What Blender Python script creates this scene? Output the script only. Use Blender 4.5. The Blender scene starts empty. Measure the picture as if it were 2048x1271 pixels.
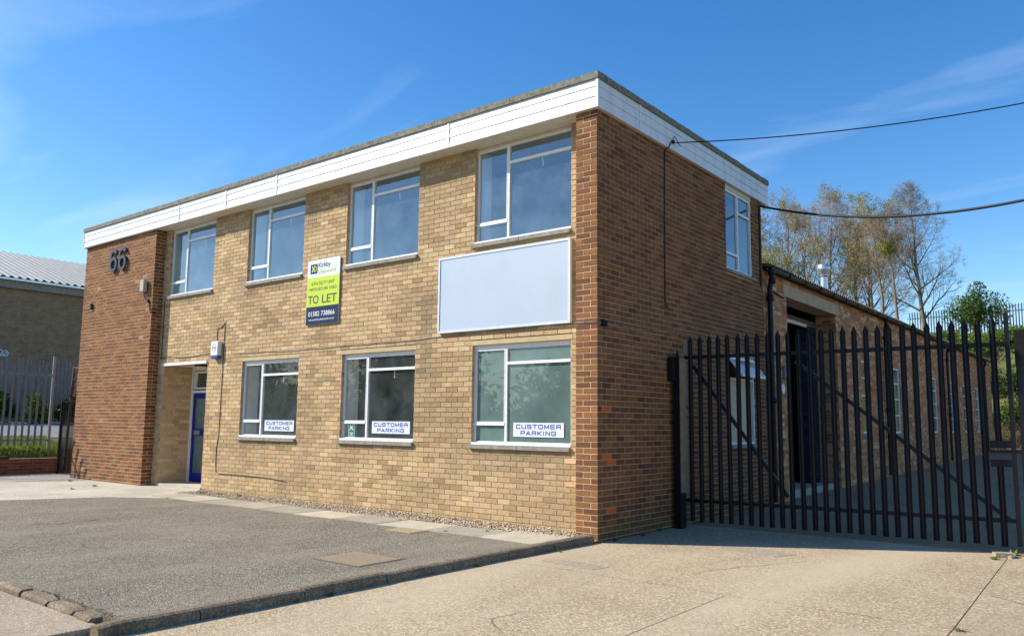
import bpy, math, random
import numpy as np
from mathutils import Vector, Matrix
random.seed(7); rng = np.random.default_rng(7)
R = math.radians
scene = bpy.context.scene
col = scene.collection

# ------------------------------------------------------------------ camera, sky, sun, exposure
FPX, YAW, PITCH, ROLL, PCY = 1606.07, R(-38.384), R(6.925), R(0.6204), 651.34
CAM = np.array([5.448, -8.627, 1.3487])
_f = np.array([math.sin(YAW)*math.cos(PITCH), math.cos(YAW)*math.cos(PITCH), math.sin(PITCH)])
_r = np.array([math.cos(YAW), -math.sin(YAW), 0.]); _u = np.cross(_r, _f)
_R = _r*math.cos(ROLL)+_u*math.sin(ROLL); _U = -_r*math.sin(ROLL)+_u*math.cos(ROLL)
def ray(x, y): return (x-1024)/FPX*_R-(y-PCY)/FPX*_U+_f
def bp(x, y, ax, val):
    d = ray(x, y); return CAM+(val-CAM[ax])/d[ax]*d
def pj(P):
    v = np.asarray(P, float)-CAM; z = v@_f
    return np.array([1024+FPX*(v@_R)/z, PCY-FPX*(v@_U)/z])
cd = bpy.data.cameras.new('camera'); cam = bpy.data.objects.new('camera', cd); col.objects.link(cam)
cd.sensor_width = 36; cd.lens = FPX/2048*36; cd.shift_y = (PCY-635.5)/2048; cd.clip_end = 4000; cd.clip_start = .05
m = Matrix.Identity(4)
for i in range(3):
    m[i][0] = _R[i]; m[i][1] = _U[i]; m[i][2] = -_f[i]; m[i][3] = CAM[i]
cam.matrix_world = m; scene.camera = cam

SUN_EL = R(36.5); sh = Vector((.842, .540, 0)).normalized()
ld = bpy.data.lights.new('sun', 'SUN'); ld.energy = 5.0; ld.angle = R(.53); ld.color = (1, .95, .84)
sun = bpy.data.objects.new('sun', ld); col.objects.link(sun)
sdir = Vector((sh.x*math.cos(SUN_EL), sh.y*math.cos(SUN_EL), -math.sin(SUN_EL)))
sun.rotation_euler = sdir.to_track_quat('-Z', 'Y').to_euler(); sun.location = (-20, -14, 25)
world = bpy.data.worlds.new('World'); scene.world = world; world.use_nodes = True
wt = world.node_tree; wt.nodes.clear()
def wn(t, **k):
    n = wt.nodes.new(t)
    for a, b in k.items(): setattr(n, a, b)
    return n
sky = wn('ShaderNodeTexSky', sky_type='NISHITA', sun_disc=False, sun_elevation=SUN_EL, sun_rotation=math.atan2(-sh.x, -sh.y), air_density=1.0, dust_density=.35, ozone_density=1.9, altitude=100)
hs = wn('ShaderNodeHueSaturation'); hs.inputs['Saturation'].default_value = 1.37; hs.inputs['Hue'].default_value = .504
bg = wn('ShaderNodeBackground'); bg.inputs[1].default_value = .14
out = wn('ShaderNodeOutputWorld')
tc = wn('ShaderNodeTexCoord'); sep = wn('ShaderNodeSeparateXYZ'); wt.links.new(tc.outputs['Generated'], sep.inputs[0])
def wmath(op, a, b=None):
    n = wn('ShaderNodeMath', operation=op)
    for i, v in enumerate((a, b)):
        if v is None: continue
        if isinstance(v, (int, float)): n.inputs[i].default_value = v
        else: wt.links.new(v, n.inputs[i])
    return n.outputs[0]
zz = wmath('ADD', wmath('MAXIMUM', sep.outputs[2], 0.0), .12)
cx_ = wmath('DIVIDE', sep.outputs[0], zz); cy_ = wmath('DIVIDE', sep.outputs[1], zz)
comb = wn('ShaderNodeCombineXYZ'); wt.links.new(cx_, comb.inputs[0]); wt.links.new(cy_, comb.inputs[1])
mp = wn('ShaderNodeMapping'); mp.inputs['Rotation'].default_value = (0, 0, R(-25)); mp.inputs['Scale'].default_value = (.42, 1.1, 1); mp.inputs['Location'].default_value = (6.1, .3, 0)
wt.links.new(comb.outputs[0], mp.inputs[0])
nz = wn('ShaderNodeTexNoise'); nz.inputs['Scale'].default_value = 1.5; nz.inputs['Detail'].default_value = 9; nz.inputs['Roughness'].default_value = .55; nz.inputs['Distortion'].default_value = .7
wt.links.new(mp.outputs[0], nz.inputs['Vector'])
cr = wn('ShaderNodeValToRGB'); cr.color_ramp.elements[0].position = .53; cr.color_ramp.elements[1].position = .92
cr.color_ramp.elements[0].color = (0, 0, 0, 1); cr.color_ramp.elements[1].color = (.30, .30, .30, 1)
wt.links.new(nz.outputs['Fac'], cr.inputs[0])
mx = wn('ShaderNodeMixRGB'); mx.inputs[2].default_value = (6.2, 6.6, 7.2, 1)
wt.links.new(cr.outputs[0], mx.inputs[0]); wt.links.new(sky.outputs[0], hs.inputs['Color']); wt.links.new(hs.outputs[0], mx.inputs[1])
wt.links.new(mx.outputs[0], bg.inputs[0]); wt.links.new(bg.outputs[0], out.inputs[0])
vs = scene.view_settings; vs.view_transform = 'Standard'; vs.look = 'None'; vs.gamma = 1; vs.use_curve_mapping = False; vs.exposure = .52

# ------------------------------------------------------------------ materials
def newmat(name):
    mt = bpy.data.materials.new(name); mt.use_nodes = True
    nt = mt.node_tree; b = nt.nodes['Principled BSDF']; return mt, nt, b
def node(nt, t, **k):
    n = nt.nodes.new(t)
    for a, b in k.items(): setattr(n, a, b)
    return n
def noise(nt, vec, scale, detail=4, rough=.6):
    n = node(nt, 'ShaderNodeTexNoise'); n.inputs['Scale'].default_value = scale; n.inputs['Detail'].default_value = detail; n.inputs['Roughness'].default_value = rough
    nt.links.new(vec, n.inputs['Vector']); return n.outputs['Fac']
def ramp(nt, fac, stops):
    n = node(nt, 'ShaderNodeValToRGB'); e = n.color_ramp.elements
    while len(e) < len(stops): e.new(.5)
    for el, (p, c) in zip(e, stops):
        el.position = p; el.color = (*c, 1) if len(c) == 3 else c
    nt.links.new(fac, n.inputs[0]); return n.outputs[0]
def mixc(nt, fac, a, b, mode='MIX'):
    n = node(nt, 'ShaderNodeMixRGB', blend_type=mode)
    for i, v in enumerate((fac, a, b)):
        if hasattr(v, 'node'): nt.links.new(v, n.inputs[i])
        elif isinstance(v, (int, float)): n.inputs[i].default_value = v if i == 0 else (v, v, v, 1)
        else: n.inputs[i].default_value = (*v, 1)
    return n.outputs[0]
def bump(nt, b, h, strength, dist=.01):
    n = node(nt, 'ShaderNodeBump'); n.inputs['Strength'].default_value = strength; n.inputs['Distance'].default_value = dist
    nt.links.new(h, n.inputs['Height']); nt.links.new(n.outputs[0], b.inputs['Normal'])
def pos(nt):
    return node(nt, 'ShaderNodeNewGeometry').outputs['Position']
def G(v): return (v, v, v)
def simple(name, c, rough=.6, c2=None, scale=8, bumps=0, bscale=60, metal=0, spec=.5, bdist=.004):
    mt, nt, b = newmat(name); P = pos(nt)
    if c2 is None: c2 = tuple(x*.82 for x in c)
    nt.links.new(mixc(nt, ramp(nt, noise(nt, P, scale, 6, .65), [(.32, G(0)), (.68, G(1))]), c, c2), b.inputs['Base Color'])
    b.inputs['Roughness'].default_value = rough; b.inputs['Metallic'].default_value = metal; b.inputs['Specular IOR Level'].default_value = spec
    if bumps: bump(nt, b, noise(nt, P, bscale, 5, .6), bumps, bdist)
    return mt
def brickmat(name, src):
    mt, nt, b = newmat(name); P = pos(nt)
    if src == 'obj': c = node(nt, 'ShaderNodeObjectInfo').outputs['Color']
    else: c = node(nt, 'ShaderNodeAttribute', attribute_name='bcol').outputs['Color']
    f1 = ramp(nt, noise(nt, P, 26, 5, .7), [(.25, G(.72)), (.75, G(1.24))])
    c = mixc(nt, 1, c, f1, 'MULTIPLY')
    f2 = ramp(nt, noise(nt, P, 160, 3, .7), [(.3, G(.78)), (.7, G(1.2))])
    c = mixc(nt, 1, c, f2, 'MULTIPLY')
    nt.links.new(c, b.inputs['Base Color']); b.inputs['Roughness'].default_value = .9; b.inputs['Specular IOR Level'].default_value = .2
    bump(nt, b, noise(nt, P, 110, 5, .7), .5, .004); return mt
M = {}
M['brick_obj'] = brickmat('brick_clay', 'obj'); M['brick'] = brickmat('brick_clay_joined', 'attr')
M['mortar_buff'] = simple('mortar_buff', (.52, .37, .205), .95, (.42, .285, .15), 5, .5, 200)
M['mortar_tan'] = simple('mortar_tan', (.70, .48, .26), .95, (.53, .345, .18), 4, .4, 200)
M['mortar_end'] = simple('mortar_brown', (.58, .385, .21), .95, (.42, .27, .145), 3, .4, 200)
M['mortar_shed'] = simple('mortar_shed', (.48, .28, .15), .95, (.38, .215, .115), 3, .4, 200)
def grimy(name, c, g, sc):
    mt, nt, b = newmat(name); P = pos(nt); mpn = node(nt, 'ShaderNodeMapping'); mpn.inputs['Scale'].default_value = sc; nt.links.new(P, mpn.inputs[0])
    f = ramp(nt, noise(nt, mpn.outputs[0], 1, 6, .7), [(.45, G(0)), (.8, G(.8))]); nt.links.new(mixc(nt, f, c, g), b.inputs['Base Color'])
    b.inputs['Roughness'].default_value = .42; bump(nt, b, noise(nt, P, 1.3, 3, .5), .12, .02); return mt
M['upvc'] = grimy('white_cladding', (.70, .71, .72), (.44, .43, .40), (5, 5, .9))
M['white'] = simple('white_paint', (.82, .82, .82), .4, (.70, .70, .70), 20, .1, 90)
M['offwhite'] = simple('aged_white_paint', (.66, .63, .55), .6, (.54, .50, .42), 9, .1, 90)
M['cream'] = simple('cream_lintel', (.52, .41, .23), .85, (.44, .33, .17), 6, .2, 120)
M['coping'] = simple('lichen_concrete', (.27, .25, .20), .95, (.11, .11, .085), 14, .8, 70, bdist=.01)
M['sill'] = simple('concrete_sill', (.34, .31, .26), .9, (.20, .18, .15), 12, .5, 90)
M['concrete'] = simple('concrete', (.42, .38, .31), .9, (.31, .28, .22), 5, .4, 120)
M['black'] = simple('black_paint', (.0035, .0045, .0075), .5, (.007, .008, .011), 14, .15, 60, spec=.22)
def scuffed(name, c, g, rough):
    mt, nt, b = newmat(name); P = pos(nt); f = ramp(nt, noise(nt, P, 9, 8, .75), [(.58, G(0)), (.72, G(1))]); f2 = ramp(nt, noise(nt, P, 55, 4, .7), [(.66, G(0)), (.72, G(1))])
    c1 = mixc(nt, f, c, tuple(x*2.6 for x in c)); nt.links.new(mixc(nt, mixc(nt, 1, f, f2, 'MULTIPLY'), c1, g), b.inputs['Base Color']); b.inputs['Roughness'].default_value = rough; b.inputs['Specular IOR Level'].default_value = .3
    bump(nt, b, noise(nt, P, 70, 4), .2, .003); return mt
M['black'] = scuffed('black_paint', (.0035, .0045, .0075), (.10, .06, .04), .45)
M['blackmatt'] = simple('matt_black', (.006, .006, .007), .8, (.01, .01, .01), 20, spec=.2); M['tanlintel'] = simple('tan_concrete', (.55, .385, .25), .9, (.45, .31, .20), 4, .3, 80)
M['timber_reflect'] = simple('timber_and_reflection_beige', (.30, .21, .13), .85, (.20, .135, .08), 10, .4, 60)  # beige timber; also paints ground light reflected in the black gate steel
M['galv'] = simple('galvanised_steel', (.20, .225, .25), .55, (.14, .16, .185), 9, .1, 50, metal=.2)
M['zinc'] = simple('bright_zinc', (.62, .64, .66), .32, (.5, .52, .54), 9, 0, metal=.85)
M['rust'] = simple('rusty_steel', (.11, .035, .02), .85, (.05, .02, .015), 20, .4, 80)
M['navy'] = simple('navy_print', (.003, .017, .075), .6, spec=.2); M['lime'] = simple('lime_print', (.50, .62, .015), .45, (.48, .60, .015))
M['signwhite'] = simple('white_print', (.68, .70, .74), .4, (.66, .68, .72)); M['greyink'] = simple('dark_ink', (.035, .045, .05), .5)
M['olive'] = simple('pale_lime_ink', (.56, .66, .25), .5); M['blueink'] = simple('blue_ink', (.012, .05, .33), .45, (.012, .05, .33))
M['board'] = simple('white_sign_sheet', (.43, .50, .60), .42, (.40, .47, .57), 1.2); M['board'] = grimy('white_sign_sheet', (.43, .50, .60), (.38, .445, .53), (.9, .9, .7)); M['boardframe'] = simple('sign_frame', (.66, .70, .74), .4)
M['digit'] = simple('dark_blue_digit', (.030, .052, .078), .55, (.024, .042, .064), spec=.3); M['green'] = simple('green_print', (0, .19, .10), .45)
M['bluedoor'] = simple('blue_gloss_paint', (.005, .020, .27), .3, (.004, .016, .22), 6, spec=.3); M['bluebase'] = simple('blue_plastic', (.01, .06, .35), .4)
M['plaster'] = simple('white_plaster', (.74, .75, .74), .9, (.68, .69, .68), 3); M['carpet'] = simple('grey_carpet', (.20, .20, .20), 1, (.15, .15, .15), 30)
M['dimwall'] = simple('grey_plaster', (.40, .42, .41), .9, (.34, .36, .35), 2)
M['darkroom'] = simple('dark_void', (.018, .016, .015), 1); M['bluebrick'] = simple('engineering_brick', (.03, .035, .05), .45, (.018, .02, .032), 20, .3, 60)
M['soffitwood'] = simple('brown_timber', (.13, .075, .035), .8, (.08, .045, .02), 9)
M['plastic'] = simple('beige_plastic', (.45, .42, .35), .5); M['cable'] = simple('cable_black', (.012, .012, .014), .6); M['cablepale'] = simple('cable_dusty', (.42, .36, .28), .7, (.10, .08, .06), 9)
M['bark'] = simple('grey_bark', (.24, .19, .125), .95, (.13, .10, .065), 6, .8, 12, bdist=.03); M['twigred'] = simple('russet_twigs', (.40, .305, .19), .9, (.31, .23, .14), 2)
M['twiggrey'] = simple('grey_twigs', (.28, .225, .155), .9, (.20, .16, .11), 2)
M['roofsheet'] = simple('grey_roof_sheet', (.27, .275, .275), .7, (.20, .205, .205), 3); M['gutter'] = simple('grey_brown_gutter', (.085, .07, .055), .7, (.05, .042, .035), 9)
M['asbestos'] = simple('fibre_cement', (.2, .19, .17), .95, (.12, .115, .10), 9)
M['ironcover'] = simple('rusted_iron', (.44, .325, .20), .85, (.35, .25, .15), 14, .3, 80); M['irondark'] = simple('pitted_iron', (.20, .145, .09), .85, (.15, .11, .07), 14); M['iron'] = simple('dark_iron', (.13, .11, .085), .7, (.08, .07, .055), 20, .3, 80, metal=.3)
def leafmat(name, c, c2, trans=.3):
    mt, nt, b = newmat(name); P = pos(nt)
    cc = mixc(nt, ramp(nt, noise(nt, P, 2.2, 3, .6), [(.35, G(0)), (.65, G(1))]), c, c2)
    nt.links.new(cc, b.inputs['Base Color']); b.inputs['Roughness'].default_value = .6; b.inputs['Specular IOR Level'].default_value = .3
    t = node(nt, 'ShaderNodeBsdfTranslucent'); nt.links.new(cc, t.inputs[0])
    mixs = node(nt, 'ShaderNodeMixShader'); mixs.inputs[0].default_value = trans
    nt.links.new(b.outputs[0], mixs.inputs[1]); nt.links.new(t.outputs[0], mixs.inputs[2]); nt.links.new(mixs.outputs[0], nt.nodes['Material Output'].inputs[0]); return mt
M['leafy'] = leafmat('yellow_green_leaf', (.30, .32, .04), (.36, .33, .06)); M['leafrus'] = leafmat('russet_bud', (.34, .24, .09), (.32, .28, .08))
M['leafg'] = leafmat('fresh_green_leaf', (.10, .17, .02), (.16, .20, .03)); M['leafd'] = leafmat('dark_green_leaf', (.035, .075, .018), (.055, .10, .022))
M['leafm'] = leafmat('mid_green_leaf', (.06, .115, .022), (.10, .15, .03)); M['grassm'] = leafmat('grass_blades', (.26, .31, .05), (.34, .35, .09), .5); M['drygrass'] = leafmat('dry_stalks', (.26, .21, .11), (.18, .14, .07))
def glassmat(name, tint, ior, film=0, filmc=(.3, .4, .4), gc=(1, 1, 1)):
    mt, nt, b = newmat(name); nt.nodes.remove(b); P = pos(nt)
    tr = node(nt, 'ShaderNodeBsdfTransparent'); tr.inputs[0].default_value = (*tint, 1)
    gl = node(nt, 'ShaderNodeBsdfGlossy'); gl.inputs['Roughness'].default_value = .012; gl.inputs[0].default_value = (*gc, 1)
    fr = node(nt, 'ShaderNodeFresnel'); fr.inputs[0].default_value = ior
    bn = node(nt, 'ShaderNodeBump'); bn.inputs['Strength'].default_value = .02; bn.inputs['Distance'].default_value = .02
    nt.links.new(noise(nt, P, 1.6, 2), bn.inputs['Height']); nt.links.new(bn.outputs[0], gl.inputs['Normal'])
    base = tr.outputs[0]
    df = node(nt, 'ShaderNodeBsdfDiffuse'); df.inputs[0].default_value = (*filmc, 1)
    ms = node(nt, 'ShaderNodeMixShader')
    if film:
        fac = ramp(nt, noise(nt, P, 2.2, 6, .65), [(.3, G(max(.03, film-.14))), (.7, G(min(1, film+.12)))])
    else:
        fac = ramp(nt, noise(nt, P, 5, 6, .7), [(.45, G(.012)), (.8, G(.06))])
    nt.links.new(fac, ms.inputs[0]); nt.links.new(tr.outputs[0], ms.inputs[1]); nt.links.new(df.outputs[0], ms.inputs[2])
    geo = node(nt, 'ShaderNodeNewGeometry'); inv = node(nt, 'ShaderNodeMath', operation='SUBTRACT'); inv.inputs[0].default_value = 1; nt.links.new(geo.outputs['Backfacing'], inv.inputs[1])
    mu = node(nt, 'ShaderNodeMath', operation='MULTIPLY'); nt.links.new(fr.outputs[0], mu.inputs[0]); nt.links.new(inv.outputs[0], mu.inputs[1])
    m2 = node(nt, 'ShaderNodeMixShader'); nt.links.new(mu.outputs[0], m2.inputs[0]); nt.links.new(ms.outputs[0], m2.inputs[1]); nt.links.new(gl.outputs[0], m2.inputs[2])
    nt.links.new(m2.outputs[0], nt.nodes['Material Output'].inputs[0]); return mt
M['glass'] = glassmat('window_glass', (.90, .94, .93), 1.38, .10, (.30, .36, .34)); M['glassup'] = glassmat('window_glass_upper', (.76, .87, .93), 2.35, .085, (.34, .48, .54), gc=(.68, .88, 1.0))
M['frost'] = glassmat('filmed_glass', (.65, .75, .72), 1.55, .55, (.20, .31, .29)); M['frostwhite'] = glassmat('obscure_glass', (.8, .8, .78), 1.5, .8, (.55, .52, .44))
def groundmat(name, c1, c2, c3, agg, aggscale, big, bstr=.6, stain=None, dark=None, bdist=.006, crack=0, spots=None, tracks=None):
    mt, nt, b = newmat(name); P = pos(nt)
    v = node(nt, 'ShaderNodeTexVoronoi'); v.inputs['Scale'].default_value = aggscale; nt.links.new(P, v.inputs['Vector'])
    base = ramp(nt, noise(nt, P, big, 6, .62), [(.3, c1), (.5, c2), (.72, c3)])
    sepc = node(nt, 'ShaderNodeSeparateColor'); nt.links.new(v.outputs['Color'], sepc.inputs[0])
    sp = ramp(nt, sepc.outputs[0], [(0, G(1-agg)), (.6, G(1)), (1, G(1+agg*1.5))])
    c = mixc(nt, 1, base, sp, 'MULTIPLY')
    f = ramp(nt, noise(nt, P, aggscale*.35, 4, .7), [(.3, G(1-agg*.6)), (.7, G(1+agg*.5))]); c = mixc(nt, 1, c, f, 'MULTIPLY')
    if stain: c = mixc(nt, ramp(nt, noise(nt, P, big*2.7, 5, .7), [(.58, G(0)), (.75, G(.75))]), c, stain)
    if dark: c = mixc(nt, ramp(nt, noise(nt, P, big*.5, 5, .6), [(.55, G(0)), (.7, G(.7))]), c, dark)
    if tracks:                                            # long worn lanes where cars roll
        mpn = node(nt, 'ShaderNodeMapping'); mpn.inputs['Scale'].default_value = tracks[0]; mpn.inputs['Rotation'].default_value = (0, 0, tracks[2]); nt.links.new(P, mpn.inputs[0])
        c = mixc(nt, ramp(nt, noise(nt, mpn.outputs[0], 1.0, 5, .6), [(.48, G(0)), (.68, G(.7))]), c, tracks[1])
    if spots: c = mixc(nt, ramp(nt, noise(nt, P, 3.1, 3, .5), [(.69, G(0)), (.78, G(.35))]), c, spots)
    if crack:
        dn = node(nt, 'ShaderNodeTexNoise'); dn.inputs['Scale'].default_value = 2.3; dn.inputs['Detail'].default_value = 5; nt.links.new(P, dn.inputs['Vector'])
        dm = mixc(nt, .16, P, dn.outputs['Color'], 'ADD'); vc = node(nt, 'ShaderNodeTexVoronoi', feature='DISTANCE_TO_EDGE'); vc.inputs['Scale'].default_value = crack; nt.links.new(dm, vc.inputs['Vector'])
        ln = ramp(nt, vc.outputs['Distance'], [(0, G(.8)), (.0014*crack/.4, G(.6)), (.0028*crack/.4, G(0))]); mk = ramp(nt, noise(nt, P, .7, 3, .5), [(.56, G(0)), (.64, G(1))])
        c = mixc(nt, mixc(nt, 1, ln, mk, 'MULTIPLY'), c, tuple(x*.25 for x in c1))
    nt.links.new(c, b.inputs['Base Color']); b.inputs['Roughness'].default_value = .93; b.inputs['Specular IOR Level'].default_value = .25
    hb = mixc(nt, .5, v.outputs['Distance'], noise(nt, P, aggscale*.6, 4)); bump(nt, b, hb, bstr, bdist); return mt
M['asphalt'] = groundmat('old_asphalt', (.185, .158, .118), (.23, .196, .147), (.27, .23, .175), .5, 85, .8, 1.0, (.32, .275, .205), (.175, .15, .112), bdist=.018, crack=.45, spots=(.10, .085, .065), tracks=((.55, .16, 1), (.32, .275, .205), .35))
M['drive'] = groundmat('exposed_aggregate_concrete', (.35, .262, .165), (.41, .312, .20), (.45, .347, .228), .42, 85, .55, .8, (.50, .40, .275), (.29, .215, .135), crack=.33, spots=(.22, .165, .105), tracks=((.5, .12, 1), (.52, .415, .285), -.25))
M['pave'] = groundmat('pavement_tarmac', (.30, .235, .165), (.35, .28, .20), (.40, .325, .235), .32, 90, .7, .6, (.46, .37, .26), crack=.4)
M['apron'] = groundmat('pale_concrete', (.36, .32, .245), (.47, .42, .335), (.54, .49, .40), .16, 60, .8, .3, (.27, .235, .165))
M['yard'] = groundmat('yard_concrete', (.27, .165, .085), (.34, .205, .105), (.40, .25, .135), .25, 60, .5, .4, (.20, .12, .065), (.22, .135, .07))
M['earth'] = groundmat('earth_and_grass', (.09, .085, .035), (.12, .12, .04), (.15, .13, .06), .3, 30, .5, .8)
M['kerb'] = groundmat('kerb_concrete', (.15, .112, .072), (.205, .155, .10), (.26, .20, .135), .35, 90, 2.5, .6, (.085, .062, .04))
M['neighpath'] = groundmat('neighbour_paving', (.15, .15, .155), (.19, .19, .195), (.22, .22, .22), .15, 40, .8, .3)
SLABM = [groundmat('slab_%d' % i, tuple(x*k*.85 for x in c), tuple(x*k for x in c), tuple(x*k*1.12 for x in c), .14, 130, 3, .3, tuple(x*k*.6 for x in c)) for i, (c, k) in enumerate((((.46, .40, .30), 1), ((.40, .36, .28), .82), ((.44, .37, .27), .9), ((.50, .42, .31), 1.0)))]
# far wall of the warehouse next door: too far away to pick bricks apart
def neighwall():
    mt, nt, b = newmat('far_brickwork'); P = pos(nt)
    s = node(nt, 'ShaderNodeSeparateXYZ'); nt.links.new(P, s.inputs[0]); cb = node(nt, 'ShaderNodeCombineXYZ')
    ad = node(nt, 'ShaderNodeMath', operation='ADD'); nt.links.new(s.outputs[0], ad.inputs[0]); nt.links.new(s.outputs[1], ad.inputs[1])
    nt.links.new(ad.outputs[0], cb.inputs[0]); nt.links.new(s.outputs[2], cb.inputs[1])
    t = node(nt, 'ShaderNodeTexBrick'); t.inputs['Scale'].default_value = 1; t.inputs['Brick Width'].default_value = .225; t.inputs['Row Height'].default_value = .075; t.inputs['Mortar Size'].default_value = .008
    t.inputs['Color1'].default_value = (.22, .14, .075, 1); t.inputs['Color2'].default_value = (.30, .195, .105, 1); t.inputs['Mortar'].default_value = (.36, .25, .15, 1); t.inputs['Bias'].default_value = 0
    nt.links.new(cb.outputs[0], t.inputs['Vector'])
    f = ramp(nt, noise(nt, P, 3, 6, .7), [(.3, G(.75)), (.7, G(1.2))])
    nt.links.new(mixc(nt, 1, t.outputs['Color'], f, 'MULTIPLY'), b.inputs['Base Color']); b.inputs['Roughness'].default_value = .95; bump(nt, b, t.outputs['Fac'], -.4, .01); return mt
M['neighwall'] = neighwall()

# ------------------------------------------------------------------ mesh helpers
ORG = {}
def empty(name, loc, label=None, cat=None, group=None, kind=None):
    o = bpy.data.objects.new(name, None); col.objects.link(o); o.location = loc; o.empty_display_size = .2; ORG[o.name] = np.array(loc, float)
    return tag(o, label, cat, group, kind)
def tag(o, label=None, cat=None, group=None, kind=None):
    if label: o['label'] = label
    if cat: o['category'] = cat
    if group: o['group'] = group
    if kind: o['kind'] = kind
    return o
class MB:
    def __init__(s): s.v = []; s.f = []; s.c = []; s.sm = []
    def add(s, vs, fs, c=None, smooth=False):
        n = len(s.v); s.v += [tuple(map(float, p)) for p in vs]
        for f in fs: s.f.append(tuple(i+n for i in f)); s.c.append(c); s.sm.append(smooth)
        return s
    def box(s, x0, x1, y0, y1, z0, z1, c=None, skip=()):
        vs = [(x, y, z) for z in (z0, z1) for y in (y0, y1) for x in (x0, x1)]
        fs = {'-z': (0, 2, 3, 1), '+z': (4, 5, 7, 6), '-y': (0, 1, 5, 4), '+y': (2, 6, 7, 3), '-x': (0, 4, 6, 2), '+x': (1, 3, 7, 5)}
        return s.add(vs, [q for k, q in fs.items() if k not in skip], c)
    def cbox(s, x0, x1, y0, y1, z0, z1, b=.006):      # chamfered box
        X, Y, Z = (x0, x0+b, x1-b, x1), (y0, y0+b, y1-b, y1), (z0, z0+b, z1-b, z1)
        rings = []
        for zi, k in ((0, 1), (1, 0), (2, 0), (3, 1)):
            z = Z[zi]; e = b if k else 0
            rings.append([(x0+e, y0+b, z), (x0+b, y0+e, z), (x1-b, y0+e, z), (x1-e, y0+b, z), (x1-e, y1-b, z), (x1-b, y1-e, z), (x0+b, y1-e, z), (x0+e, y1-b, z)])
        vs = [p for r in rings for p in r]; fs = [tuple(range(7, -1, -1)), tuple(range(24, 32))]
        for r in range(3):
            for i in range(8):
                j = (i+1) % 8; fs.append((r*8+i, r*8+j, r*8+8+j, r*8+8+i))
        return s.add(vs, fs)
    def obox(s, p0, p1, w, h, up=(0, 0, 1)):            # bar between two points
        p0, p1 = Vector(p0), Vector(p1); d = (p1-p0).normalized(); up = Vector(up)
        if abs(d.dot(up)) > .99: up = Vector((0, 1, 0))
        sd = d.cross(up).normalized(); up = sd.cross(d)
        vs = [p+sd*a*w/2+up*b*h/2 for p in (p0, p1) for a, b in ((-1, -1), (1, -1), (1, 1), (-1, 1))]
        return s.add(vs, [(3, 2, 1, 0), (4, 5, 6, 7), (0, 1, 5, 4), (1, 2, 6, 5), (2, 3, 7, 6), (3, 0, 4, 7)])
    def tube(s, path, r, n=8, caps=True, smooth=True):
        path = [Vector(p) for p in path]; rs = r if isinstance(r, (list, tuple)) else [r]*len(path)
        vs = []; prev = None
        for i, p in enumerate(path):
            d = (path[min(i+1, len(path)-1)]-path[max(i-1, 0)]).normalized()
            a = (prev-d*prev.dot(d)) if prev is not None else d.cross(Vector((0, 0, 1)) if abs(d.z) < .9 else Vector((1, 0, 0)))
            a.normalize(); prev = a; b = d.cross(a)
            vs += [p+(a*math.cos(2*math.pi*k/n)+b*math.sin(2*math.pi*k/n))*rs[i] for k in range(n)]
        fs = [(i*n+k, i*n+(k+1) % n, (i+1)*n+(k+1) % n, (i+1)*n+k) for i in range(len(path)-1) for k in range(n)]
        s.add(vs, fs, None, smooth)
        if caps:
            s.add(vs[:n], [tuple(range(n-1, -1, -1))]); s.add(vs[-n:], [tuple(range(n))])
        return s
    def lathe(s, cx, cy, prof, n=20, smooth=True):
        vs = [(cx+r*math.cos(2*math.pi*k/n), cy+r*math.sin(2*math.pi*k/n), z) for r, z in prof for k in range(n)]
        return s.add(vs, [(i*n+k, i*n+(k+1) % n, (i+1)*n+(k+1) % n, (i+1)*n+k) for i in range(len(prof)-1) for k in range(n)], None, smooth)
    def prism(s, poly, y0, y1):                          # polygon in x,z extruded along y
        n = len(poly); vs = [(x, y0, z) for x, z in poly]+[(x, y1, z) for x, z in poly]
        return s.add(vs, [tuple(range(n)), tuple(range(2*n-1, n-1, -1))]+[((i+1) % n, i, n+i, n+(i+1) % n) for i in range(n)])
    def slab(s, poly, z0, z1):                           # polygon in x,y, flat top
        n = len(poly); vs = [(x, y, z0) for x, y in poly]+[(x, y, z1) for x, y in poly]
        return s.add(vs, [tuple(range(n-1, -1, -1)), tuple(range(n, 2*n))]+[(i, (i+1) % n, n+(i+1) % n, n+i) for i in range(n)])
    def build(s, name, mat, parent=None, label=None, cat=None, group=None, kind=None, origin=None):
        V = np.array(s.v, float).reshape(-1, 3)
        if origin is None: origin = np.array([(V[:, 0].min()+V[:, 0].max())/2, (V[:, 1].min()+V[:, 1].max())/2, V[:, 2].min()])
        origin = np.array(origin, float)
        me = bpy.data.meshes.new(name); me.from_pydata((V-origin).tolist(), [], s.f)
        if any(c is not None for c in s.c):
            at = me.attributes.new('bcol', 'FLOAT_COLOR', 'FACE')
            at.data.foreach_set('color', np.array([(*c, 1) if c is not None else (1, 1, 1, 1) for c in s.c], np.float32).ravel())
        if any(s.sm): me.polygons.foreach_set('use_smooth', s.sm)
        me.materials.append(mat); o = bpy.data.objects.new(name, me); col.objects.link(o)
        if parent is not None: o.parent = parent; o.location = origin-ORG[parent.name]
        else: o.location = origin
        ORG[o.name] = origin
        return tag(o, label, cat, group, kind)
def copyobj(o, origin, parent=None, rotz=None, scale=None):
    c = o.copy(); col.objects.link(c); origin = np.array(origin, float)
    if parent is not None: c.parent = parent; c.location = origin-ORG[parent.name]
    else: c.parent = None; c.location = origin
    if rotz is not None: c.rotation_euler[2] = rotz
    if scale is not None: c.scale = scale
    ORG[c.name] = origin; return c
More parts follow.
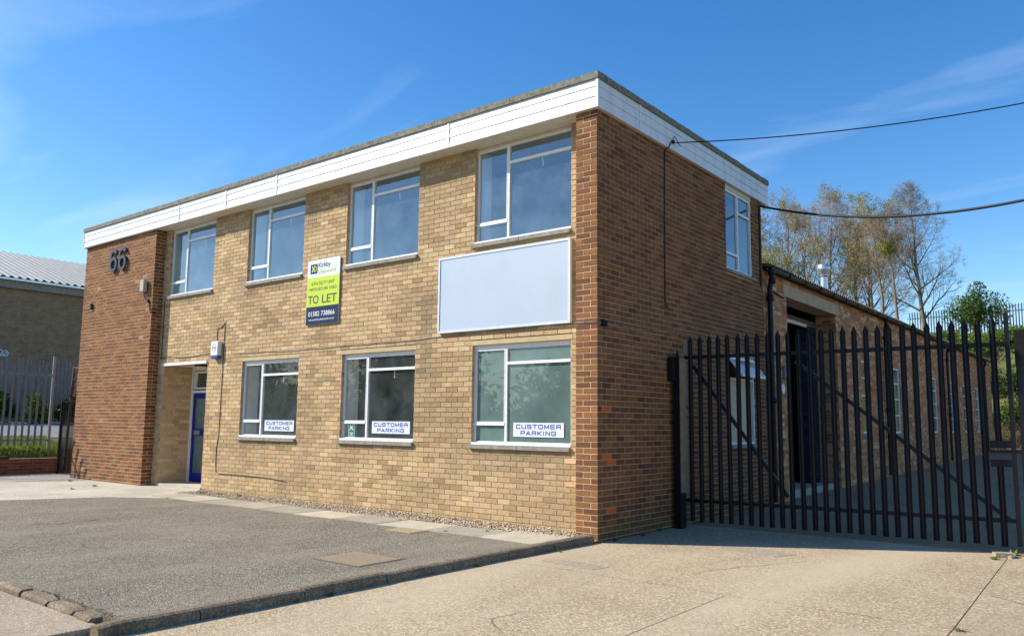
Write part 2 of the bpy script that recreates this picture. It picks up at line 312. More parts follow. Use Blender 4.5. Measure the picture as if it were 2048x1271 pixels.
def text(name, body, x0, x1, zb, y, cap, mat, parent, bold=0., depth=.0008, fit=True):
    """flat lettering facing -y, left edge x0, right edge x1, baseline zb, capital height cap"""
    cu = bpy.data.curves.new('t', 'FONT'); cu.body = body; cu.size = 1; cu.extrude = 0; cu.offset = bold; cu.fill_mode = 'BOTH'; cu.resolution_u = 3
    o = bpy.data.objects.new('t', cu); col.objects.link(o); bpy.context.view_layer.update()
    me = bpy.data.meshes.new_from_object(o.evaluated_get(bpy.context.evaluated_depsgraph_get()))
    bpy.data.objects.remove(o); V = np.empty(len(me.vertices)*3); me.vertices.foreach_get('co', V); V = V.reshape(-1, 3)
    mn, mxx = V.min(0), V.max(0); sx = (x1-x0)/(mxx[0]-mn[0]); sy = cap/.73
    F = [tuple(p.vertices) for p in me.polygons]; bpy.data.meshes.remove(me)
    W = [((p[0]-mn[0])*sx+x0, y, p[1]*sy+zb) for p in V]
    b = MB(); b.add(W, F); return b.build(name, mat, parent)
def wallgrid(mb, axis, face, inner, u0, u1, z0, z1, ops):
    """wall sheet with openings; axis 'y': face plane y=face seen from -y, u = x ; axis 'x': face plane x=face seen from +x, u = y"""
    us = sorted({u0, u1, *[min(max(v, u0), u1) for o in ops for v in o[:2]]}); zs = sorted({z0, z1, *[min(max(v, z0), z1) for o in ops for v in o[2:]]})
    def solid(i, k):
        if i < 0 or k < 0 or i >= len(us)-1 or k >= len(zs)-1: return False
        u, z = (us[i]+us[i+1])/2, (zs[k]+zs[k+1])/2
        return not any(o[0] < u < o[1] and o[2] < z < o[3] for o in ops)
    def P(u, d, z): return (u, d, z) if axis == 'y' else (d, u, z)
    for i in range(len(us)-1):
        for k in range(len(zs)-1):
            if not solid(i, k): continue
            a, b, c, d = us[i], us[i+1], zs[k], zs[k+1]
            mb.add([P(a, face, c), P(b, face, c), P(b, face, d), P(a, face, d)], [(0, 1, 2, 3)]); mb.add([P(a, inner, c), P(b, inner, c), P(b, inner, d), P(a, inner, d)], [(3, 2, 1, 0)])
            for di, dk, e in ((-1, 0, ((a, c), (a, d))), (1, 0, ((b, c), (b, d))), (0, -1, ((a, c), (b, c))), (0, 1, ((a, d), (b, d)))):
                if not solid(i+di, k+dk):
                    (p, q), (r_, t) = e; mb.add([P(p, face, q), P(r_, face, t), P(r_, inner, t), P(p, inner, q)], [(0, 1, 2, 3)])
    return mb

# ------------------------------------------------------------------ brick laying
def cuts(u0, u1, z0, z1, ops, phase, L=.225, H=.075, j=.010, zref=0., bond=.1125, vj=None):
    vj = vj or j
    """stretcher bond, clipped against openings -> list of (ua, ub, za, zb)"""
    res = []
    k0 = math.floor((z0-zref)/H+1e-6)
    k = k0
    while zref+k*H < z1-.02:
        za, zb = zref+k*H+j, min(zref+(k+1)*H, z1)
        za = max(za, z0)
        off = phase+(bond if k % 2 else 0)
        n0 = math.floor((u0-off)/L)
        blocks = [(o[0], o[1]) for o in ops if o[2]-.02 < (za+zb)/2 < o[3]+.0]
        n = n0
        while off+n*L < u1:
            a, b = max(off+n*L+vj/2, u0), min(off+(n+1)*L-vj/2, u1)
            segs = [(a, b)]
            for p, q in blocks:
                segs = [t for s_ in segs for t in ((s_[0], min(s_[1], p)), (max(s_[0], q), s_[1])) if t[1]-t[0] > .012]
            res += [(s_[0], s_[1], za, zb) for s_ in segs if s_[1]-s_[0] > .012]
            n += 1
        k += 1
    return res
def vnoise(p, s, seed=0):                                # cheap smooth value noise for colour drift
    p = np.asarray(p)*s+seed*17.3; i = np.floor(p); f = p-i; f = f*f*(3-2*f)
    def h(a, b): return (math.sin(a*127.1+b*311.7+seed)*43758.5453) % 1
    return ((h(i[0], i[1])*(1-f[0])+h(i[0]+1, i[1])*f[0])*(1-f[1])+(h(i[0], i[1]+1)*(1-f[0])+h(i[0]+1, i[1]+1)*f[0])*f[1])
BUFF = [(.525, .37, .207), (.475, .325, .174), (.575, .415, .242), (.42, .28, .152), (.495, .335, .192), (.55, .39, .222), (.355, .228, .123), (.51, .355, .192), (.53, .35, .215)]
BROWN = [(.225, .096, .040), (.17, .073, .035), (.255, .108, .043), (.125, .058, .034), (.20, .097, .046), (.225, .112, .050), (.155, .060, .036)]
def jit(c, a=.15):
    k = 1+random.uniform(-a, a); return tuple(max(0, x*k*(1+random.uniform(-.05, .05))) for x in c)
def mixt(a, b, t): return tuple(x*(1-t)+y*t for x, y in zip(a, b))
BR = []                                                  # (kind, face, ua, ub, za, zb, colour)
def lay(kind, face, lst, pal, fn=None):
    for ua, ub, za, zb in lst:
        c = jit(random.choice(pal)); u, z = (ua+ub)/2, (za+zb)/2
        if fn: c = fn(c, u, z)
        BR.append((kind, face, ua, ub, za, zb, c))
def brickbox(mb, b):
    kind, face, ua, ub, za, zb, c = b; e = random.uniform(-.0012, .0016); t = [random.uniform(-.0012, .0012) for _ in range(4)]
    if kind == 'y': mb.box(ua+t[0], ub+t[1], face-e, face+.02, za+t[2], zb+t[3]*.6, c, ('+y',))
    elif kind == 'x': mb.box(face-.02, face+e, ua+t[0], ub+t[1], za+t[2], zb+t[3]*.6, c, ('-x',))
    elif kind == '-x': mb.box(face-e, face+.02, ua+t[0], ub+t[1], za+t[2], zb+t[3]*.6, c, ('+x',))

# ------------------------------------------------------------------ ground
def ground_z(x, y):
    z = -.22
    if x > -8: z = max(z, min(-.24+.0155*max(0, y-2.5), .5))
    # embankment behind the yard
    t = min(max((y-36.5)/9.5, 0), 1); t = t*t*(3-2*t); z += t*6.6
    if y > 46: z += min((y-46)*.02, 1.5)
    # bank up to the plot next door
    if x < -16.75:
        s = float(np.interp(-x, (16.75, 16.85, 17.05, 17.6, 18.0), (-.22, .30, .56, .76, .82))); z = max(z, s+min(max((-18-x)/8, 0), 1)*.37) if y < 36 else z
    return z
def terrain():
    xs = np.concatenate([np.linspace(-900, -80, 8), np.linspace(-70, -30, 9), np.arange(-28, -15.5, .5), np.arange(-14, 50, 2.), np.linspace(60, 900, 9)])
    xs = np.unique(np.concatenate([xs, [-16.75, -16.85, -17.05, -17.6, -18., -26.]])); ys = np.concatenate([np.linspace(-900, -60, 8), np.arange(-50, 34, 3.), np.arange(34, 50, .8), np.linspace(54, 120, 8), np.linspace(150, 1200, 7)])
    mb = MB(); n = len(xs); vs = [(x, y, ground_z(x, y)+((vnoise((x, y), .5)-.5)*.25 if y > 37 else 0)) for y in ys for x in xs]
    mb.add(vs, [(j*n+i, j*n+i+1, (j+1)*n+i+1, (j+1)*n+i) for j in range(len(ys)-1) for i in range(n-1)], None, True)
    mb.build('ground', M['earth'], kind='structure')
terrain()
# concrete drive laid in bays
dr = MB().box(-.30, 9.6, -13, 2.55, -.21, -.125).build('drive', M['mortar_shed'], kind='structure')
def bay(poly): MB().slab(poly, -.16, -.10).build('concrete_bay', M['drive'], dr)
g = .005
xk = lambda y: -.075+.12*max(0, (y+3.2)/3.2)*.55         # kerb line
bay([(-.28, -13), (2.62-g, -13), (2.47-g, -1.86-g), (-.25, -1.74-g), (-.28, -5.7)])
bay([(2.62+g, -13), (4.30-g, -13), (4.22-g, -1.885-g), (2.47+g, -1.86-g)])
bay([(4.30+g, -13), (9.6, -13), (9.6, -1.9-g), (4.22+g, -1.885-g)])
bay([(-.25, -1.74+g), (4.22-g, -1.885+g), (4.06-g, 2.55), (-.02, 2.55), (-.02, -.2)])
bay([(4.22+g, -1.885+g), (9.6, -1.9+g), (9.6, 2.55), (4.06+g, 2.55)])
# yard behind the gate
def yz(y): return -.10+.0155*max(0, y-2.55)
yd = MB(); ysn = [2.56, 10, 20, 30, 37]
for a, b in zip(ysn[:-1], ysn[1:]): yd.add([(-.02 if a > 5 else -.02, a, yz(a)), (9.6, a, yz(a)), (9.6, b, yz(b)), (-.02, b, yz(b))], [(0, 1, 2, 3)])
yd.build('yard', M['yard'], kind='structure')
# car park
CPZ = -.022
MB().slab([(-.20, -5.72), (-.20, -1.03), (-1.0, -1.03), (-8.3, -1.06), (-9.2, -1.7), (-9.85, -3.2), (-10.6, -5.72)], -.2, CPZ).build('car_park', M['asphalt'], kind='structure')
MB().slab([(-16.6, -5.72), (-10.6, -5.72), (-9.85, -3.2), (-9.2, -1.7), (-8.3, -1.06), (-8.95, -.33), (-9.36, .215), (-11.06, .215), (-11.29, .215), (-11.29, -.004), (-14.62, -.004), (-14.62, .6), (-16.6, .6)], -.2, -.028).build('apron', M['apron'], kind='structure')
MB().slab([(-16.6, -13), (-.30, -13), (-.30, -5.88), (-16.6, -5.88)], -.2, -.058).build('pavement', M['pave'], kind='structure')
# kerbs
kb = MB().box(-.17, -.1, -5.6, -.3, -.21, -.12).build('drive_kerb', M['kerb'], kind='structure')
ky = [-5.98, -5.26, -4.34, -3.43, -2.55, -1.68, -.86, -.045]
for a, b in zip(ky[:-1], ky[1:]):
    def kx(y): return -.075+(.06 if y > -2 else 0)*(y+2)/2+(-.03*((-y-4.3)/1.6)**2 if y < -4.3 else 0)
    dz = random.uniform(-.006, .006); mbk = MB(); w = .125; pts = []
    top = -.008+dz; n = 4; rings = []
    for i in range(n+1):
        y = a+.006+(b-a-.012)*i/n; x = kx(y); e = random.uniform(-.004, .004); tz = top+random.uniform(-.003, .003)
        if a < -5.9 and i == 0: x -= .015; tz -= .02
        rings.append([(x-w, y, -.19), (x-w, y, tz-.004), (x-w+.01, y, tz), (x-.045+e, y, tz), (x-.018+e, y, tz-.012), (x-.004+e, y, tz-.04), (x+.006, y, -.19)])
    vs = [p for r_ in rings for p in r_]; k = 7
    fs = [(i*k+q, i*k+(q+1) % k, (i+1)*k+(q+1) % k, (i+1)*k+q) for i in range(n) for q in range(k)]
    mbk.add(vs, fs); mbk.add(rings[0], [tuple(range(k))]); mbk.add(rings[-1], [tuple(range(k-1, -1, -1))]); mbk.build('kerb_stone', M['kerb'], kb)
fk = MB().box(-16.5, -.5, -5.86, -5.74, -.21, -.13).build('front_kerb', M['kerb'], kind='structure')
def stone(x0, x1, y0, y1, zt, tilt=0, rz=0):
    mbk = MB(); n = 5; rings = []
    for i in range(n+1):
        x = x0+(x1-x0)*i/n; e = .007 if i in (0, n) else 0; t = zt+tilt*(x-x0)-e+random.uniform(-.004, .004); dy = rz*(x-x0)
        rings.append([(x, y1+dy-.002, -.19), (x, y1+dy-.002-e, t), (x, y0+dy+.035, t), (x, y0+dy+.008+e, t-.018), (x, y0+dy, -.19)])
    k = 5; mbk.add([p for r_ in rings for p in r_], [(i*k+q, i*k+(q+1) % k, (i+1)*k+(q+1) % k, (i+1)*k+q) for i in range(n) for q in range(k)]); mbk.add(rings[0], [tuple(range(k-1, -1, -1))]); mbk.add(rings[-1], [tuple(range(k))])
    mbk.build('kerb_stone', M['kerb'], fk)
x = -2.05
stone(-1.71, -1.24, -5.87, -5.745, -.018, -.008, -.02); stone(-1.18, -.77, -5.885, -5.76, -.02, -.012, -.03); stone(-.71, -.45, -5.90, -5.775, -.02, -.015, -.05)
while x > -11: stone(x-.9, x-.008, -5.86, -5.735, -.012, 0, 0) if x < -2.1 else stone(x-.9, x+.27, -5.86, -5.735, -.012, 0, 0); x -= .908
# slab path and gravel
sp = MB().box(-9.3, -.14, -1.0, .2, -.2, -.06).build('gravel_bed', M['earth'], kind='structure')
xs = -.17
for i in range(10):
    L = .90+random.uniform(-.02, .02)
    if i == 9: L = .6
    y0 = -1.05+random.uniform(-.015, .015); y1 = -.40+random.uniform(-.02, .02); t = -.018+random.uniform(-.005, .006)
    if i == 0: y1 = -.27
    b = MB(); rz = random.uniform(-.012, .012)
    poly = [(xs-L, y0+rz), (xs-.009, y0-rz), (xs-.009, y1-rz), (xs-L, y1+rz)]
    b.slab(poly, -.08, t); b.build('paving_slab', SLABM[(0, 1, 0, 1, 3, 1, 2, 1, 0, 2)[i]], sp); xs -= L
gb = MB(); nst = 8500
px_, py_ = rng.uniform(-9.25, -.09, nst), rng.uniform(-.40, .21, nst)
for a, b in zip(px_, py_):
    if a > -.34 and b > -.01: continue
    s_ = random.uniform(.009, .021); zt = -.045+random.uniform(0, .03)+.03*max(0, (b+.1)); k = random.choice(((.56, .45, .31), (.48, .37, .24), (.66, .57, .44), (.40, .30, .20), (.54, .38, .22), (.62, .55, .45)))
    r_ = [(random.uniform(.6, 1.2)*s_) for _ in range(6)]; th = random.uniform(0, 3.14); ct, st = math.cos(th), math.sin(th)
    P = [(r_[0], 0, 0), (0, r_[1], 0), (-r_[2], 0, 0), (0, -r_[3], 0), (0, 0, r_[4]*.8), (0, 0, -r_[5]*.8)]
    gb.add([(a+p[0]*ct-p[1]*st, b+p[0]*st+p[1]*ct, zt+p[2]) for p in P], [(0, 1, 4), (1, 2, 4), (2, 3, 4), (3, 0, 4), (1, 0, 5), (2, 1, 5), (3, 2, 5), (0, 3, 5)], jit(k, .2))
tag(gb.build('gravel', M['brick']), 'loose tan gravel filling the strip along the buff wall', 'gravel', kind='stuff')
# manhole cover + grating
mh = empty('manhole_cover', (-.93, -3.05, CPZ), 'rusty tan ribbed square manhole cover set in the asphalt', 'manhole cover')
b = MB().box(-1.27, -.55, -3.36, -2.73, CPZ-.02, CPZ+.002); b.build('frame', M['iron'], mh)
cv = MB().box(-1.245, -.575, -3.335, -2.755, CPZ-.01, CPZ+.003).build('cover_plate', M['irondark'], mh)
b = MB()
for i in range(15): x = -1.225+i*.0445; b.obox((x, -3.325, CPZ+.0025), (x, -2.765, CPZ+.0025), .029, .009)
b.build('tread_rib', M['ironcover'], cv)
dg = empty('drain_grating', (-2.08, -1.22, CPZ), 'dark slotted drain grating half buried beside the paving slabs', 'drain grating')
MB().box(-2.36, -1.84, -1.40, -1.06, CPZ-.03, CPZ+.003).build('frame', M['irondark'], dg)
for i in range(8): MB().box(-2.33, -1.87, -1.385+i*.041, -1.365+i*.041, CPZ, CPZ+.012).build('bar', M['ironcover'], dg)

# ------------------------------------------------------------------ office building
TOPZ = 5.465; YW = .225; WL, WR = -14.62, 0.; DEP = 5.68
ob = empty('office_building', (-7.3, 2.8, -.1), 'two storey flat roofed office block in buff and brown brick with white fascia', 'office building')
WX = [(-.56-2.925*i-1.74, -.56-2.925*i) for i in range(4)]
UZ = (3.985, TOPZ); LZ = (1.05, 2.475)
fops = [(a, b, *UZ) for a, b in WX]+[(a, b, *LZ) for a, b in WX[:3]]+[(-11.06, -9.36, -.02, 2.49)]
TH = .27
fw = wallgrid(MB(), 'y', YW+.007, YW+TH, -11.4, -.10, -.2, TOPZ, fops).build('wall', M['mortar_buff'], ob)
# brown pier at the corner and the end wall: mortar core
eops = [(4.07, 5.22, 3.985, TOPZ), (4.08, 5.20, 1.03, 2.52)]
wallgrid(MB(), 'x', -.0045, -.27, .0055, DEP, -.2, TOPZ, eops).build('wall', M['mortar_end'], ob)
MB().box(-.3225, -.0055, .0045, YW+.1, -.2, TOPZ, skip=('+y',)).build('pier_core', M['mortar_tan'], ob)
tw = MB().box(WL+.005, -11.3045, .0045, 1.6, -.2, TOPZ).build('tower_core', M['mortar_tan'], ob)
MB().box(WL+.05, -.28, DEP-.25, DEP-.01, -.2, TOPZ).build('back_wall', M['mortar_tan'], ob)
MB().box(WL+.05, WL+.25, 1.6, DEP-.26, -.2, TOPZ).build('side_wall', M['mortar_tan'], ob)
# porch recess
MB().box(-11.30, -11.067, YW+.28, 1.0, -.1, 2.6).build('porch_wall', M['mortar_buff'], ob)
MB().box(-9.353, -9.15, YW+.28, 1.0, -.1, 2.6).build('porch_wall', M['mortar_buff'], ob)
MB().box(-11.06, -9.36, YW-.012, 1.0, -.15, .03).build('porch_step', M['apron'], ob)
MB().box(-11.055, -9.365, YW+.02, 1.02, 2.492, 2.56).build('porch_ceiling', M['offwhite'], ob)
MB().box(-11.08, -9.37, YW-.03, YW+.015, 2.487, 2.545).build('porch_trim', M['white'], ob)
# bricks
def fn_buff(c, u, z):
    t = vnoise((u, z), .9, 3); c = mixt(c, (.53, .38, .19), .3*t)
    if z < .55: c = mixt(c, (.60, .42, .215), .35*(1-z/.55))
    d = vnoise((u, z), 1.7, 5)
    if d > .55: c = mixt(c, (.24, .17, .095), (d-.55)*1.2)
    if z > 4.9: c = mixt(c, (.25, .18, .11), .25*(z-4.9)/.5)
    if 3.3 > z > 2.0 and abs(u+3.25) < .12: c = mixt(c, (.16, .12, .08), .45)
    for a, b_ in WX:
        if z < 3.97 and z > 3.78 and a-.05 < u < b_: c = mixt(c, (.20, .14, .08), .45*random.uniform(.5, 1.1))
        if z < 1.0 and z > .8 and a-.05 < u < b_: c = mixt(c, (.22, .16, .09), .4*random.uniform(.5, 1.1))
    return c
bops = [(a-.0, b, UZ[0]-.055, UZ[1]) for a, b in WX]+[(a, b, LZ[0]-.06, 2.552) for a, b in WX[:3]]+[(-11.06, -9.36, -.1, 2.545)]
lay('y', YW, cuts(-11.295, -.33, -.075, TOPZ, bops, -.3275), BUFF, fn_buff)
# jamb bricks inside the openings are part of the coursing (right facing jambs show)
for a, b_ in WX+WX[:3]:
    pass
jl = []
for (a, b_), zz_ in [(w, UZ) for w in WX]+[(w, LZ) for w in WX[:3]]:
    lay('x', a, [(YW+.004, YW+.0565, k*.075+.01, (k+1)*.075) for k in range(int(zz_[0]/.075)+1, int(min(zz_[1], 5.4)/.075))], [mixt(c, (.2, .14, .08), .3) for c in BUFF])
lay('x', -11.06, cuts(YW+.004, .915, .03, 2.49, [], YW-.01, L=.325), [mixt(c, (.6, .44, .25), .25) for c in BUFF])
# tower
def fn_tower(c, u, z):
    t = vnoise((u, z), .8, 9)
    c = mixt(c, (.32, .145, .066), .08+.16*t)
    if random.random() < .008: c = mixt(c, (.5, .4, .3), .35)
    return c
lay('y', 0., cuts(WL, -11.302, -.075, TOPZ, [], WL+.002, j=.0125, vj=.017), BROWN, fn_tower)
lay('x', -11.30, cuts(.0, YW, -.075, TOPZ, [], -.115, j=.012), BROWN)
lay('-x', WL, cuts(.004, 1.5, -.15, TOPZ, [], .004), BROWN)
# corner pier: stretcher + header, alternating
pl = []
for k in range(-1, 73):
    za, zb = k*.075+.012, min((k+1)*.075, TOPZ)
    if zb-za < .03: continue
    m_ = -.2225 if k % 2 else -.1075
    pl += [(-.3275, m_-.008, za, zb), (m_+.008, -.0002, za, zb)]
ORANGE = [(1213, 810), (1207, 822), (1222, 822), (1212, 914), (1222, 926), (1224, 1022)]
def fn_pier(c, u, z):
    if random.random() < .10: c = mixt(c, (.34, .14, .06), .55)
    return mixt(c, (.30, .145, .07), .2)
lay('y', 0., pl, BROWN, fn_pier)
def fn_end(c, u, z):
    q = pj((0, u, z))
    for o in ORANGE:
        if abs(q[0]-o[0]) < 7 and abs(q[1]-o[1]) < 5: return (.55, .12, .035)
    t = vnoise((u, z), 1.1, 21)
    if t > .55 and 2.2 < z < 4.4: c = mixt(c, (.27, .15, .08), (t-.55)*1.1)
    c = mixt(c, (.205, .08, .036), .32)
    if random.random() < .05: c = mixt(c, (.06, .032, .024), .5)
    if z < .42 and random.random() < .75: c = mixt(c, (.085, .085, .025), random.uniform(.2, .65)*(1-max(z, 0)/.42))
    return c
eb = [(o[0], o[1], o[2]-.05, o[3]) for o in eops]
for k in range(-2, 73):                                  # courses start with a stretcher or a header at the corner
    za, zb = k*.075+.01, min((k+1)*.075, TOPZ)
    if zb-za < .03: continue
    st = .1075 if k % 2 == 0 else 0.
    # header returns on even courses of the pier
    row = cuts(0., DEP, za, zb, eb, .22 if k % 2 else .1075, zref=k*.075, bond=0, j=.0105, vj=.016)
    row = [(max(a, .0004), b, c_, d) for a, b, c_, d in row if b > .01]
    lay('x', 0., row, BROWN, fn_end)
for (y0, y1, z0, z1) in eops:                            # far jambs seen from the camera
    BRJ = [(-.003-.0635, -.004, k*.075+.01, (k+1)*.075) for k in range(int(z0/.075)+1, int(min(z1, 5.4)/.075))]
    lay('y', y1, BRJ, BROWN)
# the 300 bricks that show largest are objects, the rest one joined mesh
def size(b):
    kind, face, ua, ub, za, zb, c = b
    if kind == '-x' or (kind == 'y' and face > 1): return 0
    P = [(face, u, z) if kind == 'x' else (u, face, z) for u, z in ((ua, za), (ub, za), (ub, zb), (ua, zb))]
    q = np.array([pj(p) for p in P])
    if q[:, 0].min() > 1335 or kind == 'x' and face < -.5: return 0
    return .5*abs(sum(q[i][0]*q[(i+1) % 4][1]-q[(i+1) % 4][0]*q[i][1] for i in range(4)))
order = sorted(range(len(BR)), key=lambda i: -size(BR[i])); single = set(order[:298])
ub_ = []
for i in range(4):
    e = [random.uniform(-.01, .01) for _ in range(8)]; u = MB(); u.cbox(-.5, .5, 0, 1, -.5, .5, .03)
    me_o = u.build('brick', M['brick_obj'], ob, origin=(0, 0, 0)); ub_.append(me_o.data); bpy.data.objects.remove(me_o)
rest = MB()
for i, b in enumerate(BR):
    if i not in single: brickbox(rest, b); continue
    kind, face, ua, ub, za, zb, c = b; e = random.uniform(-.001, .0016)
    o = bpy.data.objects.new('brick', random.choice(ub_)); col.objects.link(o); o.parent = ob
    ctr = ((ua+ub)/2, face-e, (za+zb)/2) if kind == 'y' else (face+e, (ua+ub)/2, (za+zb)/2)
    o.location = np.array(ctr)-ORG[ob.name]; o.scale = ((ub-ua)+random.uniform(-.002, .002), .03, (zb-za)+random.uniform(-.002, .001))
    o.rotation_euler = (random.uniform(-.006, .006), 0, (0 if kind == 'y' else math.pi/2)+random.uniform(-.004, .004)); o.color = (*c, 1)
rest.build('brickwork', M['brick'], ob, kind='stuff')
# lintel bands, windows
def window(x0, x1, z0, z1, yf, glass, upper, parent):
    f = .028 if upper else .034; mx_ = x0+.60; tzr = z1-.315 if upper else z0+1.15; tzl = z0+.29
    hd = .035
    fr = MB()
    fr.box(x0, x0+f, yf, yf+.045, z0, z1-hd); fr.box(x1-f, x1, yf, yf+.045, z0, z1-hd); fr.box(x0+f, x1-f, yf+.002, yf+.043, z1-hd-f, z1-hd); fr.box(x0+f, x1-f, yf+.002, yf+.043, z0, z0+.045)
    fr.box(mx_-.019, mx_+.019, yf-.003, yf+.042, z0+.045, z1-hd-f)
    w = fr.build('window', M['white'], parent)
    MB().box(x0, x1, yf-.004, yf+.05, z1-hd, z1-.001).build('head_strip', M['offwhite' if upper else 'white'], w)
    MB().box(mx_+.019, x1-f, yf-.012, yf+.038, tzr-.02, tzr+.02).build('transom', M['white'], w)
    c = MB().box(x0+f, mx_-.019, yf-.010, yf+.035, tzl-.02, tzl+.02)
    c.box(x0-.01, x0+f, yf-.03, yf-.012, tzl-.008, tzl+.008); c.build('transom', M['white'], w)
    # opening casement frame
    a, b_, c_, d = x0+f, mx_-.019, tzl+.02, z1-hd-f; q = .013; k = MB()
    k.box(a, a+q, yf-.006, yf+.02, c_, d); k.box(b_-q, b_, yf-.006, yf+.02, c_, d); k.box(a+q, b_-q, yf-.005, yf+.02, c_, c_+q); k.box(a+q, b_-q, yf-.005, yf+.02, d-q, d); k.build('casement', M['white'], w)
    for (a, b_, c_, d) in ((x0+f, mx_-.019, tzl+.02, z1-hd-f), (x0+f, mx_-.019, z0+.045, tzl-.02), (mx_+.019, x1-f, tzr+.02, z1-hd-f), (mx_+.019, x1-f, z0+.045, tzr-.02)):
        MB().add([(a, yf+.02, c_), (b_, yf+.02, c_), (b_, yf+.02, d), (a, yf+.02, d)], [(0, 1, 2, 3)]).build('pane', M[glass], w)
    hx = (mx_+x1)/2; MB().tube([(hx, yf+.05, tzr-.0), (hx+.005, yf+.06, tzr-.06), (hx+.015, yf+.055, tzr-.15)], .009, 6).build('stay', M['white'], w)
    # sills
    s = MB(); s.box(x0-.03, (x0+x1)/2-.004, YW-.045, YW+.06, z0-.06, z0-.004); s.box((x0+x1)/2+.004, x1+.0, YW-.043, YW+.06, z0-.06, z0-.005); s.build('sill', M['sill'], w)
    MB().box(x0+.004, x1-.002, YW-.004, yf, z0-.003, z0+.03).build('sill_board', M['white'], w)
    return w
for i, (a, b_) in enumerate(WX):
    window(a, b_, UZ[0]+.005, UZ[1]-.003, YW+.057, 'glassup', True, ob)
for i, (a, b_) in enumerate(WX[:3]):
    window(a, b_, LZ[0], LZ[1], YW+.052, ('frost', 'glass', 'glass')[i], False, ob)
    MB().box(a-.02, b_+.03, YW-.004, YW+.03, 2.478, 2.546).build('lintel', M['cream'], ob)
    MB().box(a-.03, b_+.03, YW-.001, YW+.03, 2.546, 2.556).build('damp_course', M['blackmatt'], ob)
# end wall windows (facing +x)
def ewindow(y0, y1, z0, z1, glass, upper):
    X = -.066; f = .04; fr = MB(); my = y0+.55
    fr.box(X, X+.045, y0, y0+f, z0, z1); fr.box(X, X+.045, y1-f, y1, z0, z1); fr.box(X+.002, X+.043, y0+f, y1-f, z1-f, z1); fr.box(X+.002, X+.043, y0+f, y1-f, z0, z0+f)
    if upper: fr.box(X+.004, X+.048, my-.02, my+.02, z0+f, z1-f)
    w = fr.build('window', M['white'], ob)
    if upper:
        MB().box(X+.006, X+.05, my+.02, y1-f, z1-.36, z1-.32).build('transom', M['white'], w); MB().box(X+.006, X+.05, y0+f, my-.02, z0+.27, z0+.31).build('transom', M['white'], w)
        pn = ((y0+f, my-.02, z0+.31, z1-f), (y0+f, my-.02, z0+f, z0+.27), (my+.02, y1-f, z0+f, z1-.36), (my+.02, y1-f, z1-.32, z1-f))
        MB().box(X-.02, X+.06, y0, y1, z1, TOPZ-.002).build('head_strip', M['offwhite'], w)
    else:
        MB().box(X+.006, X+.05, y0+f, y1-f, z1-.40, z1-.36).build('transom', M['white'], w)
        pn = ((y0+f, y1-f, z0+f, z1-.40),)
        v = MB(); p0 = (X+.05, z1-.03); p1 = (X+.27, z1-.33)   # top light pushed open
        for yy in (y0+.03, y1-.07): v.obox((p0[0], yy+.02, p0[1]), (p1[0], yy+.02, p1[1]), .035, .03)
        v.obox((p1[0], y0+.03, p1[1]), (p1[0], y1-.03, p1[1]), .035, .04); v.obox((p0[0], y0+.03, p0[1]), (p0[0], y1-.03, p0[1]), .035, .04); va = v.build('vent_light', M['white'], w)
        MB().add([(p0[0], y0+.05, p0[1]), (p1[0], y0+.05, p1[1]), (p1[0], y1-.05, p1[1]), (p0[0], y1-.05, p0[1])], [(0, 1, 2, 3)]).build('pane', M['frostwhite'], w)
    for a, b_, c_, d in pn: MB().add([(X+.02, a, c_), (X+.02, b_, c_), (X+.02, b_, d), (X+.02, a, d)], [(0, 1, 2, 3)]).build('pane', M[glass], w)
    MB().box(-.07, .04, y0-.02, y1+.10, z0-.055, z0-.004).build('sill', M['sill'], w)
ewindow(4.07, 5.215, 3.99, TOPZ-.07, 'glassup', True); ewindow(4.08, 5.195, 1.04, 2.515, 'frostwhite', False)
# door
dy = .925
d = MB().box(-10.97, -10.90, dy-.03, dy+.03, .05, 1.92); d.box(-10.28, -10.18, dy-.03, dy+.03, .05, 1.92)
for z0, z1 in ((.05, .22), (1.02, 1.16), (1.82, 1.92)): d.box(-10.90, -10.28, dy-.028, dy+.028, z0, z1)
dr_ = d.build('door', M['bluedoor'], ob)
MB().box(-10.90, -10.28, dy-.006, dy+.006, .22, 1.02).build('door_panel', M['frost'], dr_); MB().box(-10.90, -10.28, dy-.006, dy+.006, 1.16, 1.82).build('door_panel', M['frost'], dr_)
MB().box(-10.875, -10.66, dy-.036, dy-.0285, 1.04, 1.13).build('letter_plate', M['zinc'], dr_)
d = MB().box(-11.055, -10.985, dy-.05, dy+.05, .03, 2.49); d.box(-10.985, -9.40, dy-.048, dy+.05, 1.935, 1.99); d.box(-10.985, -9.40, dy-.048, dy+.05, 2.42, 2.488); d.box(-10.165, -10.10, dy-.048, dy+.05, .03, 1.935); d.box(-9.40, -9.36, dy-.05, dy+.05, .03, 2.49)
df = d.build('door_frame', M['white'], ob)
d = MB().box(-10.93, -10.89, dy-.06, dy, 2.02, 2.40); d.box(-10.25, -10.21, dy-.06, dy, 2.02, 2.40); d.box(-10.89, -10.25, dy-.06, dy, 2.02, 2.055); d.box(-10.89, -10.25, dy-.06, dy, 2.365, 2.40); d.build('fanlight', M['white'], df)
MB().box(-10.985, -9.40, dy-.004, dy+.004, 1.99, 2.42).build('pane', M['glass'], df); MB().box(-10.10, -9.40, dy-.004, dy+.004, .03, 1.935).build('pane', M['frostwhite'], df)
